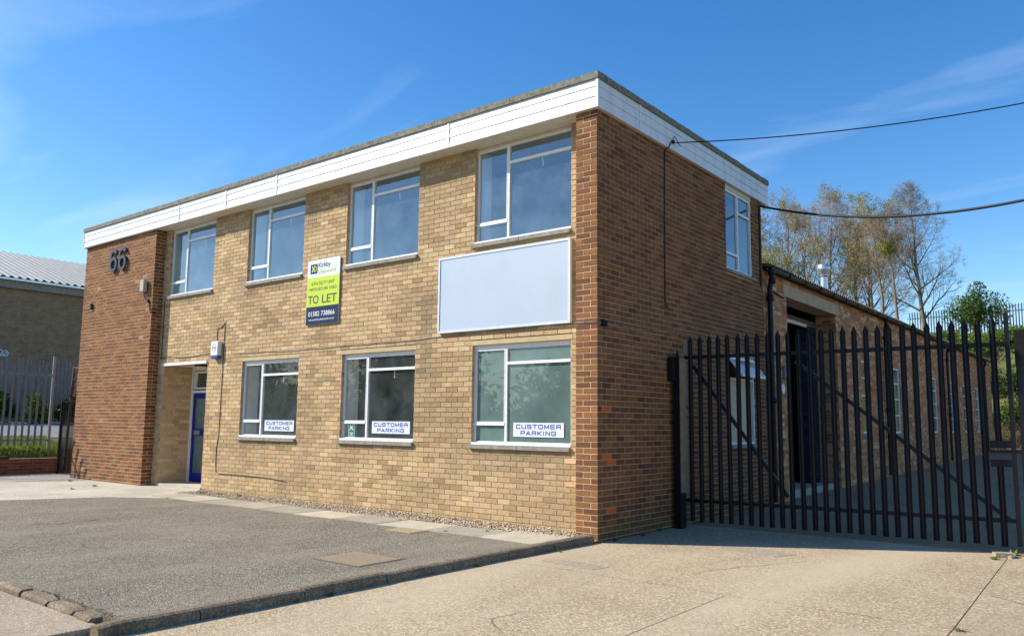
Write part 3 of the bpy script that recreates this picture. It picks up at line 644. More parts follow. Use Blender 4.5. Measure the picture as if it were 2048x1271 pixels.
# rooms behind the glass
iy = YW+TH+.01
rm = MB()
rm.box(-11.0, -.28, iy+4.2, iy+4.25, .0, 2.62); rm.box(-8.95, -8.85, 1.1, iy+4.2, 0, 2.62); rm.build('room_wall', M['dimwall'], ob)
MB().box(-14, -.28, .3, 5.4, -.15, .02).build('floor', M['carpet'], ob)
MB().box(-14, -.28, iy, 5.4, 2.68, 3.0).build('floor_slab', M['plaster'], ob)
MB().box(-11.2, -.28, 4.4, 4.45, 3.0, TOPZ-.05).build('room_wall', M['plaster'], ob); MB().box(-11.28, -11.2, iy, 4.4, 3.0, TOPZ-.05).build('room_wall', M['plaster'], ob)
MB().box(-11.2, -.28, iy, 4.4, 3.002, 3.02).build('carpet', M['carpet'], ob)
for xw in (-2.9, -5.85, -8.78): MB().box(xw-.05, xw+.05, iy+.6, 4.4, 3.02, TOPZ-.05).build('partition', M['plaster'], ob)
rv = MB()
for (a, b_), zz_ in [(w, UZ) for w in WX]+[(w, LZ) for w in WX[:3]]:
    rv.box(a-.02, a+.004, YW+.11, iy+.10, zz_[0], zz_[1]-.01); rv.box(a, b_, YW+.11, iy+.06, zz_[0]-.03, zz_[0]+.006)
rv.build('window_reveal', M['plaster'], ob)
# inner door seen through the middle ground floor window and a boxed column
d0, d1 = sorted((bp(757, 820, 0, -8.84)[1], bp(787, 820, 0, -8.84)[1]))
MB().box(-8.849, -8.80, d0, d1, .02, bp(772, 796, 0, -8.84)[2]).build('inner_door', M['white'], ob)
MB().box(-6.3, -5.55, iy+2.2, iy+2.3, .02, 2.62).build('partition', M['dimwall'], ob)
for xx in (-1.5, -4.4, -7.4, -10.2): MB().box(xx-.6, xx+.6, 2.2, 2.35, TOPZ-.14, TOPZ-.08).build('strip_light', M['white'], ob)
# roof, soffit, fascia, coping
FY, FXR, FXL = -.072, .06, WL-.062
MB().box(FXL+.03, FXR-.03, FY+.03, DEP+.2, TOPZ+.02, 5.86).build('roof', M['coping'], ob)
MB().box(FXL+.02, FXR-.02, FY+.022, YW+.10, TOPZ+.001, TOPZ+.019).build('soffit', M['offwhite'], ob)
MB().box(-.3, FXR-.022, YW+.102, DEP+.19, TOPZ+.002, TOPZ+.0185).build('soffit', M['offwhite'], ob)
BZ = [(TOPZ+.002, TOPZ+.150), (TOPZ+.153, TOPZ+.285), (TOPZ+.288, 5.853)]
jx = [FXL, -10.3, -8.55, -6.9, -2.6, FXR]
for a, b_ in zip(jx[:-1], jx[1:]):
    for j, (z0, z1) in enumerate(BZ):
        k = MB(); t = .004*(2-j); k.add([(a+.001, FY-.0, z0), (b_-.001, FY-.0, z0), (b_-.001, FY+.008, z1), (a+.001, FY+.008, z1), (a+.001, FY+.022, z0), (b_-.001, FY+.022, z0), (b_-.001, FY+.022, z1), (a+.001, FY+.022, z1)], [(0, 1, 2, 3), (1, 5, 6, 2), (4, 0, 3, 7), (3, 2, 6, 7), (0, 4, 5, 1)])
        k.build('fascia_board', M['upvc'], ob)
for xx in jx[1:-1]: MB().box(xx-.022, xx+.022, FY-.004, FY-.0005, TOPZ, 5.852).build('joint_strip', M['upvc'], ob)
jy = [FY+.024, 1.05, DEP+.24]
for a, b_ in zip(jy[:-1], jy[1:]):
    for j, (z0, z1) in enumerate(BZ):
        MB().add([(FXR, a, z0), (FXR, b_, z0), (FXR-.008, b_, z1), (FXR-.008, a, z1), (FXR-.022, a, z0), (FXR-.022, b_, z0), (FXR-.022, b_, z1), (FXR-.022, a, z1)], [(0, 1, 2, 3), (1, 5, 6, 2), (4, 0, 3, 7), (3, 2, 6, 7), (0, 4, 5, 1)]).build('fascia_board', M['upvc'], ob)
MB().box(FXR-.03, FXR+.005, FY-.005, FY+.02, TOPZ-.001, 5.852).build('corner_trim', M['upvc'], ob); MB().box(FXR-.002, FXR+.004, 1.03, 1.07, TOPZ, 5.852).build('joint_strip', M['upvc'], ob)
MB().box(FXL-.004, FXL+.02, FY-.005, FY+.3, TOPZ-.001, 5.852).build('corner_trim', M['upvc'], ob)
MB().box(FXL, FXL+.02, FY+.3, DEP+.2, TOPZ, 5.852).build('fascia_board', M['upvc'], ob)
def coping(poly_fn, u0, u1, n):
    for i in range(n):
        a = u0+(u1-u0)*i/n; b_ = u0+(u1-u0)*(i+1)/n; poly_fn(a+.004, b_-.004)
def cop_front(a, b_):
    k = MB(); n = max(2, int((b_-a)/.12)); prof = [(FY-.018, 5.856), (FY-.018, 5.945), (FY+.2, 5.955), (FY+.2, 5.856)]; vs = []
    for i in range(n+1):
        x = a+(b_-a)*i/n; e = random.uniform(-.006, .006)
        vs += [(x, p[0]+(e*.4 if q == 1 else 0), p[1]+(e if q == 1 else 0)) for q, p in enumerate(prof)]
    k.add(vs, [(i*4+q, i*4+(q+1) % 4, i*4+4+(q+1) % 4, i*4+4+q) for i in range(n) for q in range(4)]); k.add(vs[:4], [(3, 2, 1, 0)]); k.add(vs[-4:], [(0, 1, 2, 3)]); k.build('coping_stone', M['coping'], ob)
def cop_side(a, b_):
    k = MB(); n = max(2, int((b_-a)/.12)); prof = [(FXR+.016, 5.856), (FXR+.016, 5.945), (FXR-.2, 5.955), (FXR-.2, 5.856)]; vs = []
    for i in range(n+1):
        y = a+(b_-a)*i/n; e = random.uniform(-.006, .006); vs += [(p[0], y, p[1]+(e if q == 1 else 0)) for q, p in enumerate(prof)]
    k.add(vs, [(i*4+q, i*4+4+q, i*4+4+(q+1) % 4, i*4+(q+1) % 4) for i in range(n) for q in range(4)]); k.add(vs[:4], [(0, 1, 2, 3)]); k.add(vs[-4:], [(3, 2, 1, 0)]); k.build('coping_stone', M['coping'], ob)
coping(cop_front, FXL-.012, FXR+.016, 10); coping(cop_side, FY+.205, DEP+.25, 5)

# ------------------------------------------------------------------ fittings on the office
def digit6(x0, x1, z0, z1, label):
    w, h = x1-x0, z1-z0; cxx, r = (x0+x1)/2, w/2; cz = z0+h*.33; n = 40; t = .076
    k = MB(); Y0, Y1 = -.062, -.022
    # bowl ring
    def ell(a, rx, rz, cz_): return (cxx+rx*math.cos(a), cz_+rz*math.sin(a))
    vs = []
    for i in range(n):
        a = 2*math.pi*i/n
        for rx, rz in ((r, h*.33), (r-t, h*.33-t)):
            q = ell(a, rx, rz, cz)
            vs += [(q[0], Y0, q[1]), (q[0], Y1, q[1])]
    fs = []
    for i in range(n):
        a, b_ = i*4, ((i+1) % n)*4
        fs += [(a, b_, b_+2, a+2), (a, a+1, b_+1, b_), (a+2, b_+2, b_+3, a+3)]
    k.add(vs, fs)
    # tail: arc from the left of the bowl up and over to the top right
    P = [(x0+t/2, cz)]; 
    for i in range(15):
        a = math.pi-(math.pi*.86)*i/14; P.append((cxx+(r-t/2)*math.cos(a), z1-h*.30+(h*.30-t/2)*math.sin(a)))
    ring = []
    for i, p in enumerate(P):
        q0, q1 = P[max(i-1, 0)], P[min(i+1, len(P)-1)]; dx, dz = q1[0]-q0[0], q1[1]-q0[1]; l = math.hypot(dx, dz); nx, nz_ = -dz/l*t/2, dx/l*t/2
        ring += [(p[0]+nx, Y0-.0006, p[1]+nz_), (p[0]-nx, Y0-.0006, p[1]-nz_), (p[0]-nx, Y1, p[1]-nz_), (p[0]+nx, Y1, p[1]+nz_)]
    k.add(ring, [(i*4+q, i*4+4+q, i*4+4+(q+1) % 4, i*4+(q+1) % 4) for i in range(len(P)-1) for q in range(4)]+[(0, 1, 2, 3), tuple(len(P)*4-4+q for q in (3, 2, 1, 0))])
    o = k.build('house_number_digit', M['digit'], None, label, 'number', 'raised digits of the house number')
    for zq in (z0+h*.2, z0+h*.8): MB().tube([(x0+t/2, Y1-.001, zq), (x0+t/2, .006, zq)], .008, 6).build('stand_off', M['cable'], o)
digit6(-13.28, -12.93, 4.71, 5.25, 'grey-blue raised digit six on the tower, first digit, nearer the outer tower edge')
digit6(-12.86, -12.51, 4.71, 5.25, 'grey-blue raised digit six on the tower, second digit, nearer the lamp box')
# blank sign board
sb = empty('sign_board', (-1.76, .2, 2.69), 'large blank pale sign panel with white frame under the upper window beside the pier', 'sign board')
MB().box(-2.94, -.56, .178, .218, 2.72, 3.82).build('panel', M['board'], sb)
k = MB(); k.box(-2.97, -2.935, .168, .219, 2.69, 3.85); k.box(-.57, -.535, .168, .219, 2.69, 3.85); k.box(-2.935, -.57, .169, .2185, 2.69, 2.725); k.box(-2.935, -.57, .169, .2185, 3.815, 3.85); k.build('frame', M['boardframe'], sb)
# agent's board
tl = empty('to_let_board', (-5.78, .2, 3.03), 'white, lime and navy agent board reading TO LET screwed to the buff wall', 'sign')
X0, X1, YT = -6.215, -5.335, .196
pn = MB().box(X0, X1, YT, YT+.012, 3.03, 4.19).build('panel', M['signwhite'], tl)
MB().box(X0+.001, X1-.001, YT-.0012, YT, 3.352, 3.872).build('lime_band', M['lime'], tl); MB().box(X0+.001, X1-.001, YT-.0013, YT, 3.032, 3.352).build('navy_band', M['navy'], tl)
for bx in (X0+.08, X1-.1): MB().box(bx, bx+.05, YT+.012, .222, 3.08, 4.14).build('batten', M['timber_reflect'], tl)
yt = YT-.003
lg = MB().box(-6.135, -5.945, yt, yt+.002, 3.945, 4.115).build('logo', M['navy'], tl)
k = MB(); k.prism([(-6.10, 4.085), (-6.075, 4.085), (-6.043, 4.03), (-6.075, 3.975), (-6.10, 3.975), (-6.068, 4.03)], yt-.002, yt-.001); k.build('logo_chevron', M['signwhite'], lg)
k = MB(); n = 14; outer = [(-6.035, 3.975)]+[(-6.012+.05*math.cos(a), 4.03+.055*math.sin(a)) for a in np.linspace(-math.pi/2, math.pi/2, n)]+[(-6.035, 4.085)]
inner = [(-6.018, 3.995)]+[(-6.010+.031*math.cos(a), 4.03+.035*math.sin(a)) for a in np.linspace(-math.pi/2, math.pi/2, n)]+[(-6.018, 4.065)]
nn = len(outer); k.add([(x, yt-.002, z) for x, z in outer+inner], [(i, (i+1) % nn, nn+(i+1) % nn, nn+i) for i in range(nn)]); k.build('logo_letter', M['lime'], lg)
text('lettering', 'Kirkby', -5.915, -5.59, 4.045, yt, .088, M['greyink'], tl, .004); text('lettering', 'Diamond', -5.915, -5.455, 3.935, yt, .085, M['olive'], tl, .002)
text('lettering', '6,916 SQ FT UNIT', -6.09, -5.46, 3.735, yt, .062, M['greyink'], tl); text('lettering', 'WITH SECURE YARD', -6.155, -5.40, 3.632, yt, .060, M['greyink'], tl)
text('lettering', 'TO', -6.17, -5.88, 3.405, yt, .155, M['greyink'], tl, .012); text('lettering', 'LET', -5.785, -5.39, 3.405, yt, .155, M['greyink'], tl, .012); text('lettering', '01582', -6.15, -5.845, 3.185, yt, .085, M['signwhite'], tl, .012); text('lettering', '738866', -5.80, -5.43, 3.185, yt, .085, M['signwhite'], tl, .012); text('lettering', 'www.kirkbydiamond.co.uk', -6.14, -5.44, 3.105, yt, .036, M['signwhite'], tl, .01)
# customer parking signs: wide square lettering built from strokes
GL = {'C': [[(1, .8), (1, .9), (.88, 1), (.12, 1), (0, .88), (0, .12), (.12, 0), (.88, 0), (1, .1), (1, .22)]], 'U': [[(0, 1), (0, .12), (.12, 0), (.88, 0), (1, .12), (1, 1)]],
      'S': [[(1, .84), (1, .9), (.88, 1), (.12, 1), (0, .9), (0, .62), (.12, .52), (.88, .52), (1, .42), (1, .1), (.88, 0), (.12, 0), (0, .1), (0, .16)]], 'T': [[(-.03, 1), (1.03, 1)], [(.5, 1), (.5, 0)]],
      'O': [[(.12, 1), (0, .88), (0, .12), (.12, 0), (.88, 0), (1, .12), (1, .88), (.88, 1), (.12, 1)]], 'M': [[(0, 0), (0, 1), (.5, .15), (1, 1), (1, 0)]], 'E': [[(1, 1), (0, 1), (0, 0), (1, 0)], [(0, .5), (.9, .5)]],
      'R': [[(0, 0), (0, 1), (.88, 1), (1, .9), (1, .55), (.88, .45), (0, .45)], [(.85, .45), (1, .3), (1, 0)]], 'P': [[(0, 0), (0, 1), (.88, 1), (1, .9), (1, .53), (.88, .42), (0, .42)]], 'A': [[(-.02, 0), (.5, 1), (1.02, 0)], [(.2, .3), (.8, .3)]],
      'K': [[(0, 0), (0, 1)], [(.98, 1), (.1, .5), (1, 0)]], 'I': [[(.5, 0), (.5, 1)]], 'N': [[(0, 0), (0, 1), (1, 0), (1, 1)]], 'G': [[(1, .8), (1, .9), (.88, 1), (.12, 1), (0, .88), (0, .12), (.12, 0), (1, 0), (1, .48), (.55, .48)]]}
def strokes(mb, word, x0, x1, z0, h, y, t):
    ws = [.25 if ch == 'I' else (1.12 if ch == 'M' else 1.) for ch in word]; gap = .30; tot = sum(ws)+gap*(len(ws)-1); u = (x1-x0)/tot; x = x0
    for ch, w in zip(word, ws):
        for st in GL[ch]:
            P = [(x+(p[0]*w if ch != 'I' else w*.5)*u+0, z0+t/2+p[1]*(h-t)) for p in st]; vs = []
            P = [(min(max(p[0], x+t*.5*(ch not in 'AT')), x+w*u-t*.5*(ch not in 'AT')), p[1]) for p in P]
            for a, b_ in zip(P[:-1], P[1:]):
                dx, dz = b_[0]-a[0], b_[1]-a[1]; l = math.hypot(dx, dz)
                if l < 1e-6: continue
                ux, uz = dx/l*t*.35, dz/l*t*.35; nx, nz_ = -dz/l*t/2, dx/l*t/2; yy = y-random.random()*.0008
                mb.add([(a[0]-ux+nx, yy, a[1]-uz+nz_), (a[0]-ux-nx, yy, a[1]-uz-nz_), (b_[0]+ux-nx, yy, b_[1]+uz-nz_), (b_[0]+ux+nx, yy, b_[1]+uz+nz_)], [(0, 1, 2, 3)])
        x += (w+gap)*u
LBL = ['in the filmed window below the blank panel', 'in the window with the green sticker', 'in the window nearest the porch']
for i, (a, b_) in enumerate(((-1.571, -.711), (-4.496, -3.623), (-7.432, -6.555))):
    y = YW+.062
    s = empty('parking_sign', ((a+b_)/2, y, 1.168), 'white CUSTOMER PARKING sign with blue letters '+LBL[i], 'sign', 'customer parking signs in the windows')
    MB().box(a, b_, y, y+.003, 1.168, 1.363).build('panel', M['signwhite'], s)
    k = MB(); strokes(k, 'CUSTOMER', a+.05, b_-.05, 1.277, .062, y-.0012, .0125); strokes(k, 'PARKING', a+.13, b_-.13, 1.189, .062, y-.0012, .0125); k.build('lettering', M['blueink'], s)
# green assembly point sticker
sx, sy = -5.0, YW+.066
s = empty('assembly_sticker', (sx, sy, 1.10), 'small green sticker with white figures and arrows low in the window pane', 'sticker')
MB().box(sx-.075, sx+.075, sy, sy+.002, 1.10, 1.345).build('panel', M['signwhite'], s); MB().box(sx-.068, sx+.068, sy-.0008, sy, 1.107, 1.338).build('print', M['green'], s)
k = MB()
for dx, dz in ((-1, 1), (1, 1), (-1, -1), (1, -1)):
    c0 = (sx+dx*.050, 1.262+dz*.055); k.prism([(c0[0], c0[1]), (c0[0]-dx*.008, c0[1]-dz*.034), (c0[0]-dx*.034, c0[1]-dz*.008)][::1 if dx*dz > 0 else -1], sy-.0022, sy-.0012)
for dx in (-.02, 0, .02): k.box(sx+dx-.007, sx+dx+.007, sy-.0022, sy-.0012, 1.232, 1.272); k.box(sx+dx-.006, sx+dx+.006, sy-.0022, sy-.0012, 1.276, 1.288)
k.box(sx-.05, sx+.05, sy-.0022, sy-.0012, 1.160, 1.172); k.box(sx-.035, sx+.035, sy-.0022, sy-.0012, 1.130, 1.142); k.build('pictogram', M['signwhite'], s)
# alarm box
ab = empty('alarm_box', (-8.97, .17, 2.60), 'white alarm bell box with blue base on the buff wall by the porch', 'alarm box')
k = MB(); k.cbox(-9.12, -8.87, .125, .222, 2.615, 2.90, .012); k.build('cover', M['white'], ab); k = MB(); k.cbox(-9.115, -8.875, .13, .22, 2.565, 2.6145, .008); k.build('base', M['bluebase'], ab)
k = MB(); k.tube([(-8.995+.06*math.cos(a), .1242, 2.77+.075*math.sin(a)) for a in np.linspace(0, 2*math.pi, 25)], .004, 5, False); k.box(-9.03, -8.96, .1235, .1245, 2.755, 2.785); k.build('emblem', M['galv'], ab)
# outside lamp box on the tower with its conduit
lb = empty('sensor_light', (-11.62, -.05, 4.08), 'beige weatherproof lamp box with looping conduit high on the brown tower', 'lamp box')
k = MB(); k.cbox(-11.68, -11.52, -.11, -.02, 4.11, 4.37, .01); k.build('housing', M['plastic'], lb); k = MB(); k.cbox(-11.70, -11.66, -.06, -.002, 4.13, 4.36, .005); k.build('back_plate', M['zinc'], lb)
MB().tube([(-11.64, -.03, 4.12), (-11.62, -.02, 4.0), (-11.55, -.02, 3.93), (-11.46, -.02, 3.90), (-11.40, -.02, 3.83), (-11.36, -.02, 3.72), (-11.31, -.03, 3.64), (-11.27, -.02, 3.62), (-11.275, .1, 3.63)], .013, 6).build('conduit', M['cable'], lb)
k = MB(); k.cbox(-11.47, -11.41, -.05, -.002, 3.875, 3.935, .006); k.build('junction', M['rust'], lb)
tb = empty('wall_socket', (-14.11, -.02, 3.94), 'tiny dark fitting on the tower near its outer edge', 'fitting')
k = MB(); k.cbox(-14.15, -14.07, -.05, -.002, 3.93, 3.99, .008); k.cbox(-14.13, -14.06, -.06, -.002, 4.0, 4.05, .008); k.build('body', M['blackmatt'], tb)
pl_ = empty('porch_light', (-10.2, .6, 2.4), 'round flush porch lamp with dark rim under the white porch ceiling', 'lamp')
MB().lathe(-9.95, .48, [(.15, 2.4915), (.17, 2.485), (.17, 2.455), (.155, 2.45)], 24).build('rim', M['blackmatt'], pl_); MB().lathe(-9.95, .48, [(.155, 2.452), (.13, 2.40), (.07, 2.375), (.0, 2.37)], 24).build('diffuser', M['plastic'], pl_)
# cables
def wire(name, pts, r, mat, label): return MB().tube(pts, r, 5).build(name, mat, None, label, 'cable')
yc = YW-.008
def wob(pts, a=.012): return [(p[0], p[1], p[2]+random.uniform(-a, a)) for p in pts]
wire('wall_cable', wob([(-8.30+(7.95)*i/26, yc, 2.635-.03*math.sin(math.pi*i/26*1.4)+.02*i/26) for i in range(27)])+[(-.335, .10, 2.66), (-.332, -.012, 2.655), (-.2, -.012, 2.65), (0.0, -.012, 2.645), (.012, .0, 2.645), (.013, .08, 2.64)], .007, M['cablepale'], 'thin dusty cable running along the buff wall above the ground floor windows')
wire('wall_cable', wob([(-11.25+2.1*i/9, yc, 2.655+.02*math.sin(i)) for i in range(10)], .005), .007, M['cable'], 'thin dark cable just above the white porch trim')
wire('wall_cable', wob([(.012, .18+4.2*i/16, 2.64+.07*math.sin(math.pi*i/16)-.03*math.sin(2*math.pi*i/16)) for i in range(17)], .006), .007, M['cablepale'], 'pale cable sagging across the shaded end wall behind the gate')
k = MB(); k.cbox(.002, .05, .07, .17, 2.60, 2.68, .006); k.build('junction_box', M['blackmatt'], None, 'small black junction box on the cable at the corner pier', 'junction box')
fc = [(-9.05, yc, 2.90), (-9.06, yc, 3.16), (-9.0, yc, 3.175), (-8.93, yc, 3.17), (-8.86, yc, 3.22), (-8.80, yc, 3.27), (-8.80, yc, 3.1), (-8.805, yc, 2.6), (-8.81, yc, 1.6), (-8.82, yc, 1.06), (-8.87, yc, .8), (-8.87, yc, .5), (-8.84, yc, .36), (-8.75, yc, .33), (-8.2, yc, .335), (-7.5, yc, .33), (-7.0, yc, .315), (-6.6, yc, .285)]
wire('wall_cable', fc, .0065, M['cable'], 'black cable looping from the alarm box down the buff wall to a loose end')
wire('wall_cable', [(-11.18, yc, 4.0), (-11.18, yc, 3.0), (-11.18, yc, 2.66), (-11.1, yc, 2.65)], .008, M['cable'], 'dark cable dropping in the corner between tower and buff wall')
wire('wall_cable', [(.0705, 2.03, 5.59), (.1, 1.98, 5.62), (.11, 2.0, 5.66), (.1, 2.2, 5.56)], .006, M['cable'], 'small loop of black wire at the fascia anchor')
wire('wall_cable', [(.072, 1.98, 5.585), (.07, 1.93, 5.52), (.068, 1.89, 5.46), (.014, 1.87, 5.44), (.013, 1.86, 5.2), (.012, 1.84, 4.2), (.012, 1.825, 3.15), (.013, 1.835, 3.06), (.02, 1.87, 3.05), (.013, 1.88, 3.11)], .009, M['cable'], 'black wire hanging straight down the end wall with hooked end')
wire('wall_cable', [(.013, 5.58, 5.40), (.013, 5.57, 5.0), (.013, 5.56, 4.2), (.013, 5.55, 3.88)], .02, M['cable'], 'thick black cable down the end wall beside the upper window')
bk = empty('cable_anchor', (.08, 2.03, 5.57), 'small dark cable anchor on the white fascia of the end wall', 'bracket')
k = MB(); k.cbox(.058, .09, 2.01, 2.06, 5.565, 5.61, .005); k.build('plate', M['blackmatt'], bk)
def spanwire(A, via, B, sag_px, r, label, n=36):
    A, B = np.array(A), np.array(B); L = np.linalg.norm(B-A); pts = []
    for i in range(n+1):
        t = i/n; p = A+(B-A)*t; p[2] -= 4*via*t*(1-t); pts.append(tuple(p))
    return MB().tube(pts, r, 6).build('overhead_cable', M['cable'], None, label, 'cable')
def onray(px, py, dist):
    d = ray(px, py); return CAM+d*dist
POLE = np.array([15.0, 11.0]);
# ------------------------------------------------------------------ workshop behind
SX0, SX1, SY0, SY1, EZ = -9., 0., 5.70, 32.4, 4.22
ws = empty('workshop', (-4.5, 19, 0), 'long single storey red brick workshop with gutter and tall narrow windows behind the gate', 'workshop')
SW = [(11.95, 12.75), (15.0, 15.8), (20.0, 20.8), (22.85, 23.6), (25.5, 26.3), (28.2, 29.0)]
sops = [(6.90, 10.05, -.05, 3.90)]+[(a, b_, 1.2, 2.98) for a, b_ in SW]
wallgrid(MB(), 'x', -.007, -.45, SY0, SY1, -.3, EZ, sops).build('wall', M['mortar_shed'], ws)
SHED = [(.50, .22, .098), (.55, .26, .12), (.43, .178, .082), (.62, .335, .17), (.53, .24, .105), (.70, .45, .26), (.38, .155, .075)]
sbk = MB()
for ua, ub, za, zb in cuts(SY0, SY1, -.15, EZ, [(6.72, 10.25, 3.86, 4.12)]+sops, SY0, L=.225):
    c = jit(random.choice(SHED)); t = vnoise((ua, za), .7, 31); c = mixt(c, (.42, .20, .11), .3*t); brickbox(sbk, ('x', 0., ua, ub, za, zb, c))
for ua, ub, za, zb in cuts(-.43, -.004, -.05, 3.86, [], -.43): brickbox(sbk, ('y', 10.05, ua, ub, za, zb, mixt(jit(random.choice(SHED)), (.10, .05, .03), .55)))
sbk.build('brickwork', M['brick'], ws, kind='stuff')
MB().box(-.40, .012, 6.72, 10.25, 3.865, 4.115).build('lintel', M['tanlintel'], ws)
MB().box(-1.4, -.46, 6.6, 10.4, 3.62, 3.72).build('door_soffit', M['soffitwood'], ws); MB().box(-.50, -.455, 6.9, 10.05, 3.55, 3.62).build('door_head', M['offwhite'], ws)
k = MB(); bcol = [(.018, .02, .03), (.03, .034, .048), (.022, .026, .036)]
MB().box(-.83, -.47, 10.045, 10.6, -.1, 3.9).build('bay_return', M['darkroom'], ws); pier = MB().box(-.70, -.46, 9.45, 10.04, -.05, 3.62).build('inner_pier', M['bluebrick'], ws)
for ua, ub, za, zb in cuts(-.70, -.455, 0, 3.62, [], -.70): brickbox(k, ('y', 9.443, ua, ub, za, zb, jit(random.choice(bcol))))
for ua, ub, za, zb in cuts(9.45, 10.04, 0, 3.62, [], 9.45): brickbox(k, ('x', -.448, ua, ub, za, zb, jit(random.choice(bcol))))
for ua, ub, za, zb in cuts(6.9, 7.05, 0, 3.62, [], 6.9): brickbox(k, ('x', -.448, ua, ub, za, zb, jit(random.choice(bcol))))
k.build('pier_brickwork', M['brick'], ws, kind='stuff')
MB().box(-.445, -.40, 6.905, 6.94, 0, 3.6).build('door_trim', M['offwhite'], ws)
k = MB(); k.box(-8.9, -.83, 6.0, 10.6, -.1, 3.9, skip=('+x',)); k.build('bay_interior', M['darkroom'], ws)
MB().box(-1.6, -.1, 6.95, 10.0, -.3, .12).build('threshold', M['concrete'], ws)
for a, b_ in SW:
    X = -.075; f = .045; k = MB(); k.box(X, X+.05, a, a+f, 1.2, 2.98); k.box(X, X+.05, b_-f, b_, 1.2, 2.98); k.box(X+.002, X+.048, a+f, b_-f, 2.93, 2.98); k.box(X+.002, X+.048, a+f, b_-f, 1.2, 1.25)
    w = k.build('window', M['white'], ws)
    for zq in (1.68, 2.12, 2.55): MB().box(X+.004, X+.046, a+f, b_-f, zq-.018, zq+.018).build('glazing_bar', M['white'], w)
    MB().box(X+.018, X+.022, a+f, b_-f, 1.25, 2.93).build('pane', M['glass'], w); MB().box(-.07, .035, a-.04, b_+.04, 1.14, 1.196).build('sill', M['sill'], w)
MB().box(SX0, -.46, SY1-.3, SY1, -.3, EZ).build('gable_wall', M['mortar_shed'], ws); MB().box(SX0, SX0+.3, SY0, SY1-.31, -.3, EZ).build('back_wall', M['mortar_shed'], ws)
# corrugated roof sheets
n = int((SY1-SY0+.3)/.0365); vs = []
for i in range(n+1):
    y = SY0-.0+i*.0365; c_ = .022*math.cos(i*math.pi/2*1.0)
    vs += [(.16, y, EZ+.075+c_), (-4.5, y, EZ+.95+c_), (-9.2, y, EZ+.075+c_)]
k = MB(); k.add(vs, [(i*3+q, i*3+3+q, i*3+4+q, i*3+1+q) for i in range(n) for q in range(2)]); k.build('roof_sheet', M['asbestos'], ws)
# gutter: half round run in lengths with unions, brackets
gt = MB(); prof = [(.055+.062*math.cos(a), EZ+.03+.062*math.sin(a)) for a in np.linspace(math.pi, 2*math.pi, 8)]
gp = [(x+.065, z) for x, z in prof]
gt.add([(x, y, z) for y in (SY0+.02, SY1+.1) for x, z in gp], [(i, i+1, 8+i+1, 8+i) for i in range(7)], None, True); gtr = gt.build('gutter', M['gutter'], ws)
yb = SY0+.9
while yb < SY1:
    u = MB(); u.add([(x*1.0+(x-.12)*.12, y, z-.006 if z < EZ+.03 else z) for y in (yb, yb+.09) for x, z in gp], [(i, i+1, 8+i+1, 8+i) for i in range(7)]); u.build('gutter_union', M['blackmatt'], gtr); yb += .92
def downpipe(y, big=False):
    r = .05 if big else .042; k = MB()
    k.tube([(.12, y, EZ-.03), (.12, y, EZ-.16), (.075, y, EZ-.34), (.075, y, EZ-.5), (.075, y, .05+yz(y))], r, 10)
    dp = k.build('downpipe', M['black'], ws)
    for z in (EZ-.04, EZ-.2, EZ-.52, EZ-2.4): MB().lathe(.12 if z > EZ-.25 else .075, y, [(r*.9, z-.05), (r*1.3, z-.05), (r*1.35, z), (r*1.3, z+.05), (r*.9, z+.05)], 12).build('collar', M['black'], dp)
downpipe(5.83, True); downpipe(14.05); downpipe(22.35); downpipe(30.2)
# flue
fx, fy = -2.0, 15.9
fl = MB().tube([(fx, fy, 4.5), (fx, fy, 6.02)], .105, 18).build('flue_pipe', M['zinc'], ws)
MB().lathe(fx, fy, [(.11, 5.86), (.112, 5.93), (.19, 6.0), (.19, 6.17), (.165, 6.2), (.02, 6.215), (0, 6.22)], 20).build('flue_cap', M['zinc'], fl); MB().lathe(fx, fy, [(.1065, 5.82), (.1075, 5.87), (.1065, 5.93)], 18).build('rust_band', M['rust'], fl)
# small fittings on the first bay of the workshop wall
ff = empty('extractor_vent', (.05, 6.35, 1.9), 'round pale vent and grey switch box on the workshop wall behind the gate', 'vent')
MB().tube([(.004, 6.32, 2.05), (.10, 6.32, 2.05)], .09, 14).build('cowl', M['white'], ff); k = MB(); k.cbox(.002, .06, 6.55, 6.7, 2.25, 2.5, .006); k.build('switch_box', M['galv'], ff)
wire('wall_cable', [(.03, 5.95, 3.92), (.03, 6.15, 3.86), (.03, 6.4, 3.84), (.05, 6.6, 3.80)], .018, M['cable'], 'short black cable and stop valve under the workshop eaves')

# overhead cables to a pole out to the right
PX = np.array([17., 9.5, 0]); pole_top = 8.6
pe = onray(2160, 190, 13.0); e1 = onray(2400, 330, 15.); 
A1 = np.array([.09, 2.05, 5.59]); B1 = onray(2300, 150, 17.0)
A2 = np.array([.02, 5.62, 5.41]); B2 = onray(2300, 300, 17.0)

